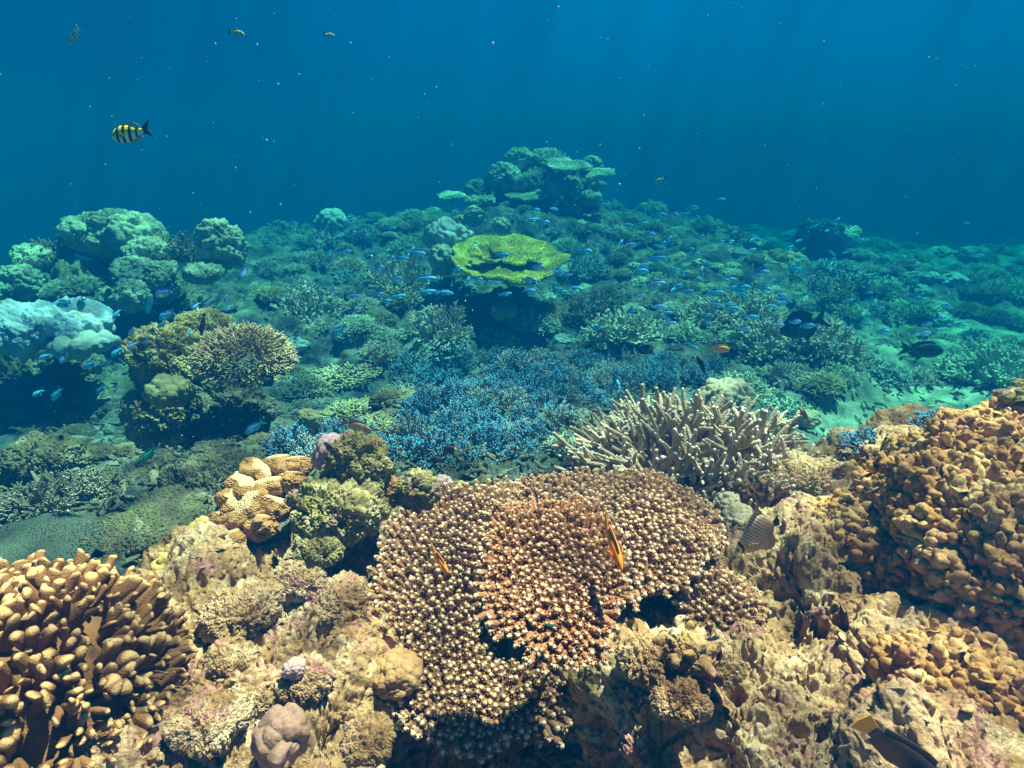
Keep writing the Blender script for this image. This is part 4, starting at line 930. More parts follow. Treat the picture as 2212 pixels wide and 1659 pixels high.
rock('massive_coral', 'yellowish coral head beside the dark pointed rock on the right skyline', 'coral', 1825, 515, 8.1, 34, M['massive_green'], 362, (1, .9, .8), **LOB)

# filler growth over the middle reef, copies of the same few colonies
def region(px, py):
    if px < 1000: return 'left of the yellow table coral'
    if px < 1320: return 'around the yellow table coral'
    if px < 1750: return 'among the blue fish school'
    return 'on the dim slope at the far right'
taken = [(c[4], c[5] - c[6] * 0.4, c[6] * 0.8) for c in CN] + [(m[0], m[1], m[3]) for m in MS] + [(b[0], b[1], b[3]) for b in BM] + [(1100, 550, 120), (530, 760, 110), (370, 800, 110), (1080, 660, 90), (470, 640, 70), (1780, 512, 50)]
KIND = [('stag', 'stag_mid', 'pale bushy staghorn'), ('stag', 'stag_teal', 'dim teal bushy staghorn'), ('stag', 'stag_green', 'greenish bushy staghorn'), ('bush', 'bush_ochre', 'low ochre bush coral'), ('bush', 'stag_green', 'low greenish bush coral'), ('open', 'stag_mid', 'open-branched pale staghorn'), ('lump', 'massive_green', 'green lobed coral lump'), ('lump', 'rubble', 'rough rubble rock'), ('lump', 'massive_grey', 'grey coral lump')]
n = 0; tries = 0
while n < 280 and tries < 7000:
    tries += 1
    px = random.uniform(560, 2230); py = 445 + 420 * random.random() ** 1.35
    lo = 470 if px < 760 else 440 if px < 1500 else 440 + (px - 1500) * 0.12
    if py < lo or (px > 1500 and py > 880) or (px < 1560 and py > 760): continue
    hw = random.uniform(20, 48) * (0.45 + (py - 420) / 330.0)
    if any(abs(px - a) < (r + hw) * 0.62 and abs(py - b) < (r * 0.6 + hw * 0.35) for a, b, r in taken): continue
    sandy = 1700 < px and py > 830
    if sandy and random.random() < 0.6: continue
    if px > 1780 and random.random() < 0.35: continue
    sp = float(vnoise(np.array([[px / 170.0, py / 75.0, 3.3]]), 88)[0]) * 0.5 + 0.5      # stands of one kind, mixed at their edges
    k, mt, lab = KIND[int(min(8, max(0, (sp - 0.18) / 0.64 * 9)))] if random.random() < 0.6 else random.choices(KIND, (5, 5, 4, 2, 3, 2, 2, 3, 1.5))[0]
    hw *= 0.75 + 0.6 * (float(vnoise(np.array([[px / 120.0, py / 60.0, 9.1]]), 89)[0]) * 0.5 + 0.5)
    taken.append((px, py, hw * 0.75)); n += 1
    label = '%s %s' % (lab, region(px, py)); grp = label + ', one of several'
    if k == 'lump':
        p = hit(px, py); s = min(hw, 30) * 0.8 * pxm(p)
        nm = 'reef_rock' if mt == 'rubble' else 'massive_coral'
        o = obj(nm, lump_mesh(400 + random.randrange(4), **dict(LOB if mt != 'rubble' else POR, level=4)), M[mt], None, (p[0], p[1] + s * 0.4, p[2] + s * 0.05), (0, 0, random.uniform(0, 6)), (s, s, s * random.uniform(0.5, 0.9)))
        tag(o, label, 'rock' if mt == 'rubble' else 'coral', grp)
    else:
        put('branching_coral', label, k, random.randrange(3), px, py, hw * 1.15, mt, grp, random.uniform(0.6, 0.95))

# growth and rubble in the left gully, dark colours standing in for ledge shadow
n = 0; tries = 0; tk = [(350, 900, 80), (470, 900, 90), (330, 1120, 90), (40, 1200, 100), (120, 1100, 80), (760, 890, 90), (850, 950, 60)]
while n < 60 and tries < 3000:
    tries += 1
    px = random.uniform(-40, 1180); py = random.uniform(800, 1150)
    if px > 640 and py > 985 or px > 900 and py < 985 or inside(px, py, poly): continue
    hw = random.uniform(22, 50)
    if any(abs(px - a) < (r + hw) * 0.5 and abs(py - b) < (r + hw) * 0.33 for a, b, r in tk): continue
    tk.append((px, py, hw)); n += 1
    k, mt, lab = random.choices([('lump', 'rubble', 'rough mottled rubble rock'), ('lump', 'rock_dark', 'dark crusted rock'), ('bush', 'bush_ochre', 'low ochre branching coral'), ('stag', 'stag_dark', 'dim brown branching coral')], (5, 3, 1.5, 1.5))[0]
    label = lab + ' in the shady gully at the left'; p = hit(px, py); s = hw * pxm(p)
    if k == 'lump': tag(obj('reef_rock', lump_mesh(420 + random.randrange(3), **POR), M[mt], None, (p[0], p[1] + s * 0.4, p[2]), (0, 0, random.uniform(0, 6)), (s, s, s * random.uniform(0.4, 0.7))), label, 'rock', label + ', one of several')
    else: put('branching_coral', label, k, random.randrange(3), px, py, hw, mt, label + ', one of several', 0.6)

# loose coral rubble and grit on the reef floor
def scatter(name, label, n, sel, smin, smax, mat, seed, sticks=0.0):
    rng = np.random.default_rng(seed); k = np.nonzero(sel)[0]; k = rng.choice(k, n); acc = Acc()
    V, Fc = ico(1); vs = [V * (1 + 0.35 * vnoise(V * 1.3 + j * 9, j))[:, None] for j in range(6)]
    st = rng.uniform(0, 1, n) < sticks
    for i in np.nonzero(~st)[0]:
        s_ = smin * (smax / smin) ** rng.uniform(0, 1); a = unit(rng.normal(0, 1, (3, 3)))
        acc.add((vs[i % 6] * rng.uniform(0.6, 1.2, 3)) @ a * s_ + FX[k[i]] + FN[k[i]] * s_ * 0.2, [Fc])
    if st.any():
        j = k[st]; d = rng.normal(0, 1, (len(j), 3)); d -= (d * FN[j]).sum(1, keepdims=True) * FN[j]; d = unit(d + FN[j] * rng.uniform(0, 0.7, (len(j), 1)))
        L = smax * rng.uniform(1.2, 3.0, len(j)); pc = lines(FX[j] - d * L[:, None] * 0.4 + FN[j] * smin, d, L, np.zeros((len(j), 3)), rng, 4, 0.12)
        tubes(acc, pc, smax * 0.22 * rng.uniform(0.7, 1.2, (len(j), 1)) * np.array([[1, 1, .9, .7]]), 5)
    tag(obj(name, acc.mesh(name), M[mat]), label, 'rubble', None, 'stuff')
view = np.abs(FT) < 0.8
scatter('coral_grit', 'crusty grit and small coral fragments on the sunlit near rock', 2600, view & (FR < 1.75) & (FR > 0.6) & (FZ < 0.5), 0.0022, 0.0085, 'rock_pale', 5, 0.12)
scatter('coral_rubble', 'broken coral sticks and rubble on the dim middle reef floor', 5200, view & (FR > 1.5) & (FR < 6.5) & (FZ > 0.6), 0.006, 0.028, 'rubble', 6, 0.55)

# ------------------------------------------------------------------ fish
def fish_parts(prof, N_=22, S=14):
    """prof: list of (x 0..1 from snout to tail root, top, bottom, half width) for a fish of unit length facing +X"""
    pr = np.array(prof); x = np.linspace(0, 1, N_); x = (1 - np.cos(x * PI)) / 2 * 0.985 + 0.004
    top, bot, wid = [np.interp(x, pr[:, 0], pr[:, k]) for k in (1, 2, 3)]
    k3 = np.array([.25, .5, .25])
    def sm(a): b = np.convolve(np.pad(a, 1, 'edge'), k3, 'valid'); return np.convolve(np.pad(b, 1, 'edge'), k3, 'valid')
    top, bot, wid = sm(top), sm(bot), sm(wid)
    a = np.arange(S) * 2 * PI / S
    cz, hz = (top + bot) / 2, (top - bot) / 2
    c, s = np.cos(a), np.sin(a)
    Yv = wid[:, None] * np.sign(c) * np.abs(c) ** 0.9
    Zv = cz[:, None] + hz[:, None] * s[None]
    Xv = np.repeat(-x[:, None], S, 1)
    V = np.stack([Xv, np.broadcast_to(Yv, Xv.shape), Zv], -1).reshape(-1, 3)
    i = np.arange(N_ - 1)[:, None] * S; j = np.arange(S)[None]; j2 = (j + 1) % S
    q = np.stack([i + j, i + j2, i + S + j2, i + S + j], -1).reshape(-1, 4)
    V = np.concatenate([V, [[-0.0, 0, cz[0]], [-1.0, 0, cz[-1]]]]); m = N_ * S
    c1 = np.stack([np.full(S, m), (np.arange(S) + 1) % S, np.arange(S)], -1); e = (N_ - 1) * S
    c2 = np.stack([np.full(S, m + 1), e + np.arange(S), e + (np.arange(S) + 1) % S], -1)
    V[:, 0] += 0.5
    return V, [q, c1, c2]
def fin(pts, th=0.012, y=0.0, splay=0.0):
    """thin solid fin from an outline in the XZ plane"""
    p3 = [Vector((a, b, 0)) for a, b in pts]
    tri = np.array(tessellate_polygon([p3])); n = len(pts)
    A_ = np.array(pts); dx = A_[:, 0] - A_[0, 0]
    yo = y + splay * np.hypot(A_[:, 0] - A_[0, 0], A_[:, 1] - A_[0, 1])
    V = np.concatenate([np.stack([A_[:, 0], yo + th / 2, A_[:, 1]], 1), np.stack([A_[:, 0], yo - th / 2, A_[:, 1]], 1)])
    k = np.arange(n); k2 = (k + 1) % n
    side = np.stack([k, k2, n + k2, n + k], -1)
    return V, [tri, tri[:, ::-1] + n, side]
def fin_mesh(name, *a, **k):
    V, Fc = fin(*a, **k); return mesh(name, V, Fc, smooth=False)
def blob(name, c, r, sq=0.5):
    V, Fc = ico(2); return mesh(name, V * np.array([r, r * sq, r]) + np.array(c), [Fc])

def fish_mat(name, stops, axis='X', rough=0.45, spec=0.4, ns=30, mot=0.15, back=None, backz=0.1, scale_bump=90):
    """colour bands along the body (object space), optional darker or coloured back"""
    m, t, b = base_mat(name, rough, spec)
    tc_ = N(t, 'ShaderNodeTexCoord'); s = N(t, 'ShaderNodeSeparateXYZ'); t.links.new(tc_.outputs['Object'], s.inputs[0])
    v = s.outputs[0] if axis == 'X' else s.outputs[2]
    f = N(t, 'ShaderNodeMapRange'); f.inputs[1].default_value = -0.5; f.inputs[2].default_value = 0.5
    if back is not None and axis == 'X':                       # bars lean with the body
        v = math_n(t, 'ADD', v, math_n(t, 'MULTIPLY', s.outputs[2], 0.25))
    t.links.new(v, f.inputs[0])
    c = ramp_n(t, f.outputs[0], stops)
    if back is not None:
        y = map_n(t, s.outputs[2], backz - 0.08, backz + 0.08)
        n = N(t, 'ShaderNodeMix', data_type='RGBA', blend_type='MULTIPLY'); t.links.new(y, n.inputs[0]); t.links.new(c, n.inputs[6]); n.inputs[7].default_value = (*back, 1); c = n.outputs[2]
    mo = ramp_n(t, noise_n(t, tc_.outputs['Object'], ns, 4), [(0.3, (1 - mot,) * 3), (0.7, (1 + mot * 0.3,) * 3)])
    c = mix_n(t, 1.0, c, mo, 'MULTIPLY'); t.links.new(c, b.inputs['Base Color'])
    bump_n(t, b, vor_n(t, tc_.outputs['Object'], scale_bump), 0.25, 0.004)
    return m
def flat_mat(name, c, rough=0.5):
    return fish_mat(name, [(0.0, c), (1.0, c)], rough=rough)
FM = {}
def bars(base, bar, edges, w=0.012):
    st = [(0.0, base)]
    for a, b in edges: st += [(a - w, base), (a + w, bar), (b - w, bar), (b + w, base)]
    return st + [(1.0, base)]
FM['sergeant'] = fish_mat('silver_black_barred_fish_skin', bars((0.85, 0.90, 0.82), (0.015, 0.015, 0.02), [(0.16, 0.22), (0.33, 0.42), (0.52, 0.61), (0.71, 0.80)]), back=(1.0, 0.85, 0.04), backz=-0.02)
FM['pale_fin'] = flat_mat('pale_grey_fin', (0.35, 0.40, 0.40)); FM['black'] = flat_mat('black_fish_skin', (0.014, 0.016, 0.02), 0.55); FM['eye'] = flat_mat('fish_eye', (0.01, 0.01, 0.012), 0.15)
FM['orange'] = flat_mat('orange_fish_skin', (1.0, 0.28, 0.02)); FM['orange_fin'] = flat_mat('orange_fin', (1.0, 0.36, 0.04)); FM['rust'] = flat_mat('rusty_fish_skin', (0.62, 0.22, 0.06))
FM['chromis'] = fish_mat('turquoise_fish_skin', [(0, (0.14, 0.68, 0.90)), (0.5, (0.20, 0.78, 0.95)), (1, (0.22, 0.72, 0.90))], back=(0.35, 0.55, 1.0), backz=0.06)
FM['blue'] = fish_mat('deep_blue_fish_skin', [(0, (0.12, 0.66, 1.0)), (0.6, (0.2, 0.78, 1.0)), (1, (0.24, 0.82, 1.0))], back=(0.5, 0.5, 1.0), backz=0.04)
FM['green'] = fish_mat('green_fish_skin', [(0, (0.10, 0.55, 0.40)), (0.5, (0.08, 0.62, 0.32)), (1, (0.16, 0.55, 0.45))], back=(0.6, 1.0, 0.8), backz=0.06)
FM['brown'] = fish_mat('golden_brown_fish_skin', [(0, (0.20, 0.11, 0.05)), (0.5, (0.42, 0.27, 0.12)), (0.72, (0.45, 0.32, 0.18)), (0.76, (0.14, 0.05, 0.03)), (0.80, (0.42, 0.32, 0.22)), (1, (0.48, 0.40, 0.32))], back=(0.75, 0.65, 0.55), backz=0.08, scale_bump=45)
FM['bicolour'] = fish_mat('black_front_white_tail_skin', [(0, (0.80, 0.78, 0.70)), (0.36, (0.80, 0.76, 0.66)), (0.40, (0.05, 0.03, 0.03)), (1, (0.03, 0.02, 0.025))])
FM['white_fin'] = flat_mat('white_fin', (0.72, 0.72, 0.70)); FM['yellow_tail'] = flat_mat('amber_tail_fin', (0.80, 0.36, 0.04)); FM['dark_purple'] = flat_mat('dark_purple_brown_skin', (0.055, 0.03, 0.035))
FM['wrasse'] = fish_mat('green_wrasse_skin', [(0, (0.55, 0.50, 0.10)), (0.5, (0.12, 0.45, 0.35)), (1, (0.20, 0.40, 0.20))], back=(0.4, 0.5, 0.9), backz=0.03)
FM['white_blue'] = fish_mat('pale_blue_white_skin', [(0, (0.40, 0.72, 1.0)), (0.5, (0.62, 0.88, 1.0)), (1, (0.55, 0.82, 1.0))], back=(0.2, 0.3, 0.95), backz=0.06)
# chevroned butterfly fish
m, t, b = base_mat('chevron_striped_skin', 0.5, 0.3)
tc_ = N(t, 'ShaderNodeTexCoord'); s_ = N(t, 'ShaderNodeSeparateXYZ'); t.links.new(tc_.outputs['Object'], s_.inputs[0])
za = N(t, 'ShaderNodeMath', operation='ABSOLUTE'); t.links.new(s_.outputs[2], za.inputs[0])
ph = math_n(t, 'ADD', s_.outputs[0], math_n(t, 'MULTIPLY', za.outputs[0], -0.55))
sn = N(t, 'ShaderNodeMath', operation='SINE'); t.links.new(math_n(t, 'MULTIPLY', ph, 92), sn.inputs[0])
body_c = mix_n(t, map_n(t, sn.outputs[0], 0.35, 0.8), (0.40, 0.23, 0.16), (0.85, 0.60, 0.38))
hd = N(t, 'ShaderNodeMapRange'); hd.inputs[1].default_value = 0.2; hd.inputs[2].default_value = 0.5; t.links.new(math_n(t, 'ADD', s_.outputs[0], math_n(t, 'MULTIPLY', za.outputs[0], -0.25)), hd.inputs[0])
hc = ramp_n(t, hd.outputs[0], [(0.0, (0.62, 0.50, 0.20)), (0.16, (0.62, 0.50, 0.20)), (0.20, (0.03, 0.02, 0.02)), (0.36, (0.03, 0.02, 0.02)), (0.40, (0.75, 0.62, 0.30)), (0.58, (0.75, 0.62, 0.30)), (0.62, (0.10, 0.06, 0.05)), (0.74, (0.55, 0.30, 0.25)), (1.0, (0.55, 0.25, 0.22))])
c_ = mix_n(t, map_n(t, hd.outputs[0], 0.02, 0.10), body_c, hc)
c_ = mix_n(t, map_n(t, s_.outputs[0], -0.20, -0.34), c_, (0.42, 0.25, 0.18))
t.links.new(c_, b.inputs['Base Color']); FM['chevron'] = m

PR = {
 'damsel': [(0, .01, -.03, .01), (.06, .09, -.10, .055), (.18, .19, -.17, .09), (.38, .25, -.24, .105), (.6, .22, -.22, .09), (.8, .12, -.12, .05), (.93, .065, -.065, .028), (1, .06, -.06, .02)],
 'slim': [(0, .0, -.03, .01), (.06, .06, -.08, .045), (.18, .12, -.13, .075), (.38, .17, -.18, .09), (.6, .15, -.16, .08), (.8, .085, -.09, .045), (.93, .05, -.05, .025), (1, .045, -.045, .018)],
 'wrasse': [(0, .0, -.02, .01), (.06, .04, -.055, .03), (.2, .085, -.09, .055), (.45, .105, -.115, .06), (.7, .09, -.095, .05), (.9, .055, -.06, .028), (1, .05, -.05, .02)],
 'deep': [(0, .01, -.03, .01), (.05, .09, -.09, .05), (.16, .21, -.19, .08), (.4, .30, -.30, .10), (.62, .29, -.29, .085), (.82, .16, -.16, .05), (.94, .06, -.06, .025), (1, .055, -.055, .02)],
 'butterfly': [(0, .0, -.03, .012), (.06, .025, -.05, .02), (.12, .07, -.09, .035), (.22, .18, -.19, .06), (.45, .37, -.34, .075), (.70, .50, -.42, .065), (.84, .44, -.40, .045), (.92, .22, -.22, .03), (1, .06, -.06, .02)],
}
_fm = {}
def fish_meshes(shape):
    if shape in _fm: return _fm[shape]
    V, Fc = fish_parts(PR[shape]); d = {'body': mesh('fish_body', V, Fc)}
    hgt = max(p[1] for p in PR[shape]); lo = min(p[2] for p in PR[shape])
    pr = np.array(PR[shape]); zt = lambda x: float(np.interp(0.5 - x, pr[:, 0], pr[:, 1])); zb = lambda x: float(np.interp(0.5 - x, pr[:, 0], pr[:, 2]))
    if shape == 'wrasse': tail = [(-.47, .045), (-.66, .09), (-.68, 0), (-.66, -.09), (-.47, -.045)]
    elif shape == 'butterfly': tail = [(-.47, .055), (-.62, .12), (-.64, .0), (-.62, -.12), (-.47, -.055)]
    else: tail = [(-.46, .055), (-.60, .14), (-.78, .24), (-.66, .05), (-.63, 0), (-.66, -.05), (-.78, -.24), (-.60, -.14), (-.46, -.055)]
    d['tail_fin'] = fin_mesh('fish_tail', tail)
    if shape == 'butterfly':
        dor = [(x, zt(x) - .03) for x in (.20, .05, -.1, -.22, -.34, -.42)] + [(-.40, .30), (-.30, .56), (-.34, .78), (-.20, .60), (-.05, .50), (.08, .36)]
        ana = [(x, zb(x) + .03) for x in (-.05, -.15, -.25, -.35, -.42)] + [(-.44, -.34), (-.40, -.52), (-.30, -.55), (-.18, -.50)]
    else:
        dor = [(x, zt(x) - .02) for x in (.22, .05, -.12, -.28, -.40)] + [(-.44, zt(-.36) + .07), (-.30, zt(-.30) + .13), (-.12, zt(-.12) + .08), (.05, zt(.05) + .07), (.18, zt(.18) + .045)]
        ana = [(x, zb(x) + .02) for x in (-.02, -.15, -.28, -.40)] + [(-.44, zb(-.36) - .06), (-.30, zb(-.30) - .12), (-.12, zb(-.12) - .09)]
    if shape == 'wrasse': dor = [(x, z if k < 5 else zt(x) + 0.03) for k, (x, z) in enumerate(dor)]; ana = [(x, z if k < 4 else zb(x) - 0.025) for k, (x, z) in enumerate(ana)]
    d['dorsal_fin'] = fin_mesh('fish_dorsal', dor); d['anal_fin'] = fin_mesh('fish_anal', ana)
    w = float(np.interp(.27, pr[:, 0], pr[:, 3]))
    pec = [(.22, -.02), (.10, .05), (.02, .0), (.03, -.08), (.12, -.10)]
    d['pec'] = [fin_mesh('fish_pectoral', pec, 0.008, sgn * w * 0.95, sgn * 0.45) for sgn in (1, -1)]
    we = float(np.interp(.11, pr[:, 0], pr[:, 3])); ze = (zt(.39) + zb(.39)) / 2 + 0.25 * (zt(.39) - zb(.39)) / 2
    d['eye'] = [blob('fish_eye', (.385, sgn * we * 0.93, ze), .027, .55) for sgn in (1, -1)]
    # the whole fish as one mesh for the small ones
    parts = [fish_parts(PR[shape], 14, 8)]; acc = Acc(); acc.add(parts[0][0], parts[0][1])
    for pts in (tail, dor, ana): acc.add(*fin(pts))
    acc.add(*fin(pec, 0.008, w * .95, .45)); acc.add(*fin(pec, 0.008, -w * .95, -.45))
    d['whole'] = acc.mesh('small_fish')
    _fm[shape] = d; return d
RV, UV, FV = Vector((1, 0, 0)), Vector((0, SP, CP)), Vector((0, CP, -SP))
def fish_matrix(px, py, Y, L, ang, yaw=0.0, size_px=None):
    """head points at ang degrees in the picture (0 right, 90 up), yaw turns it away from (+) or towards (-) us"""
    p = Vector(P(px, py, Y)); a = R_(ang); yw = R_(yaw)
    fw = ((RV * math.cos(a) + UV * math.sin(a)) * math.cos(yw) + FV * math.sin(yw)).normalized()
    up0 = Vector((0, 0, 1)) if abs(fw.z) < 0.8 else (RV * (1 if math.cos(a) >= 0 else -1) + Vector((0, 0, 0.15)))
    sd = up0.cross(fw).normalized(); up = fw.cross(sd)
    mt = Matrix((fw, sd, up)).transposed().to_4x4() @ Matrix.Diagonal((L, L, L, 1)); mt.translation = p
    return mt
def fish(name, label, shape, px, py, Y, len_px, ang, body, fins=None, tail=None, yaw=0.0, group=None, cat='fish', deep=1.0):
    L = len_px * pxm(P(px, py, Y)) / 1.22 / max(0.35, math.cos(R_(yaw)))
    t = thing(name, label, cat, group=group); t.matrix_world = fish_matrix(px, py, Y, L, ang, yaw) @ Matrix.Diagonal((1, 1, deep, 1))
    d = fish_meshes(shape); fins = fins or body
    obj('body', d['body'], FM[body], t)
    for k in ('dorsal_fin', 'anal_fin'): obj(k, d[k], FM[fins], t)
    obj('tail_fin', d['tail_fin'], FM[tail or fins], t)
    for q in d['pec']: obj('pectoral_fin', q, FM[fins], t)
    for q in d['eye']: obj('eye', q, FM['eye'], t)
    return t
def small_fish(name, label, shape, px, py, Y, len_px, ang, body, yaw=0.0, group=None):
    L = len_px * pxm(P(px, py, Y)) / 1.22
    o = obj(name, fish_meshes(shape)['whole'], FM[body]); o.matrix_world = fish_matrix(px, py, Y, L, ang, yaw)
    return tag(o, label, 'fish', group)

fish('sergeant_fish', 'yellow and black barred fish swimming in open water at the left, largest of its kind', 'damsel', 275, 289, 1.7, 92, 188, 'sergeant', 'pale_fin', 'black', 8)
fish('sergeant_fish', 'pale black-barred fish tilting downward in the top left corner', 'damsel', 158, 80, 2.6, 40, 215, 'sergeant', 'white_fin', 'white_fin', 25)
fish('sergeant_fish', 'small barred fish near the top edge, left of centre', 'damsel', 514, 72, 3.6, 34, -8, 'sergeant', 'pale_fin', 'black', 10)
fish('sergeant_fish', 'small dim barred fish near the top edge, nearest the centre', 'damsel', 713, 76, 4.2, 22, 5, 'sergeant', 'pale_fin', 'black', 30)
fish('sergeant_fish', 'bright barred fish above the reef right of the bommie', 'damsel', 1425, 390, 5.0, 26, 205, 'sergeant', 'pale_fin', 'black', 10)
small_fish('sergeant_fish', 'tiny pale barred fish high in open water, upper of a pair', 'damsel', 737, 155, 4.2, 13, 160, 'sergeant', 40)
small_fish('sergeant_fish', 'tiny pale barred fish high in open water, lower of a pair', 'damsel', 751, 183, 4.2, 13, 170, 'sergeant', 45)
fish('orange_damselfish', 'plain orange fish in front of the tan staghorn bank', 'damsel', 1559, 754, 2.7, 42, -8, 'orange', 'orange_fin', None, 0)
fish('orange_damselfish', 'slender orange fish nose-down over the middle of the brown table coral', 'slim', 1327, 1183, 0.70, 100, -74, 'orange', 'orange_fin', None, -38)
fish('orange_damselfish', 'small orange fish hovering over the left plate of the brown table coral', 'slim', 953, 1215, 0.82, 62, -48, 'orange', 'orange_fin', None, -30)
fish('orange_damselfish', 'rusty orange fish nose-up at the edge of the sandy hollow', 'slim', 1735, 893, 2.2, 36, 112, 'rust', 'orange_fin', None, 30)
fish('orange_damselfish', 'faint rusty fish inside the blue thicket', 'damsel', 1176, 804, 2.9, 22, 10, 'rust', 'rust')
fish('orange_damselfish', 'small rusty fish under the isolated staghorn above the blue thicket', 'damsel', 822, 774, 3.2, 22, 150, 'rust', 'rust')
fish('butterfly_fish', 'triangular brown chevron-striped fish nosing down at the rock right of the table coral', 'butterfly', 1627, 1163, 0.86, 136, 212, 'chevron', 'chevron', 'black', -8)
fish('dark_fish', 'dark fish with an amber tail diving out of the bottom right edge', 'wrasse', 1965, 1640, 0.52, 250, -38, 'dark_purple', 'dark_purple', 'yellow_tail', 0, deep=1.5)
fish('dark_fish', 'large black fish over the dim slope on the right', 'damsel', 2000, 757, 3.6, 105, -3, 'black', 'black', None, 10, deep=0.8)
fish('dark_fish', 'black oval fish seen nearly end-on in front of the large staghorn bank', 'deep', 1724, 705, 3.4, 62, 200, 'black', 'black', None, 55)
fish('dark_fish', 'slim black fish with a rusty tail nose-up above the blue thicket', 'wrasse', 1514, 786, 2.4, 48, 112, 'black', 'black', 'rust', 10, deep=1.3)
fish('dark_fish', 'slim dark fish hidden low in the blue thicket with an orange tail', 'slim', 1222, 866, 2.35, 44, 12, 'black', 'black', 'yellow_tail', 10)
fish('dark_fish', 'black fish with an orange tail patch in the dark hollow at the left', 'damsel', 172, 905, 1.9, 36, 170, 'black', 'black', 'yellow_tail', 20)
fish('dark_fish', 'slender brown fish standing upright against the yellowish pillar', 'wrasse', 437, 705, 2.35, 52, 255, 'dark_purple', 'dark_purple', None, 10)
fish('dark_fish', 'small dark fish right of the yellow table coral', 'slim', 1260, 508, 4.4, 34, 105, 'black', 'black', None, 25)
fish('brown_damselfish', 'golden brown fish with a dark collar above the mauve knob', 'slim', 776, 921, 1.35, 68, -18, 'brown', 'brown', None, 5)
fish('bicolour_damselfish', 'black-fronted white-tailed fish over the blue thicket', 'damsel', 977, 972, 1.7, 52, 172, 'bicolour', 'bicolour', 'white_fin', 5)
fish('bicolour_damselfish', 'black fish with a pale tail diving against the mauve knob', 'damsel', 712, 970, 1.2, 46, 128, 'bicolour', 'bicolour', 'white_fin', 15)
fish('turquoise_damselfish', 'bright turquoise fish over the dark gully right of the pillar foot', 'slim', 545, 926, 1.75, 50, 215, 'chromis', 'chromis', None, 5)
fish('turquoise_damselfish', 'bright green fish above the rubble slope', 'slim', 318, 985, 1.7, 50, 225, 'green', 'green', None, 5)
fish('turquoise_damselfish', 'lone turquoise fish in the dark hollow right of the brown dome coral', 'damsel', 730, 717, 2.8, 36, 220, 'chromis', 'chromis', None, 5)
fish('turquoise_damselfish', 'lone bright blue fish at the right end of the green head cluster', 'damsel', 525, 594, 3.0, 36, 240, 'white_blue', 'white_blue', None, 5)
fish('green_wrasse', 'tiny green and blue wrasse at the lower edge of the middle plate', 'wrasse', 1190, 1350, 0.60, 36, 170, 'wrasse', 'wrasse', None, 5)
fish('green_wrasse', 'tiny wrasse with a pale flank in the shaded middle of the table coral', 'wrasse', 1292, 1123, 0.90, 30, 165, 'wrasse', 'wrasse', None, 15)
# the pale school under the white shelf at the left
g = 'turquoise fish school by the left shelf coral'
for px, py, ln, an in [(192, 789, 32, 215), (95, 771, 28, 205), (135, 776, 26, 255), (142, 770, 22, 240), (250, 762, 30, 230), (256, 752, 20, 210), (232, 787, 26, 215), (273, 738, 26, 210), (283, 718, 28, 212), (283, 748, 24, 225), (318, 775, 22, 230), (315, 735, 20, 240), (320, 662, 40, 250), (350, 634, 44, 195), (135, 657, 38, 190), (357, 683, 44, 200), (290, 627, 22, 260), (448, 656, 26, 235), (422, 663, 24, 240), (490, 648, 22, 230), (492, 667, 20, 240), (488, 698, 30, 195), (347, 703, 24, 210), (410, 720, 14, 270), (80, 850, 26, 220), (120, 854, 34, 235), (215, 843, 26, 225), (175, 660, 36, 235), (250, 680, 26, 240)]:
    small_fish('turquoise_damselfish', 'pale turquoise fish in the loose school around the left shelf coral', 'damsel', px, py, random.uniform(2.0, 2.9), ln, an, random.choice(['chromis', 'chromis', 'white_blue']), random.uniform(-20, 30), g)
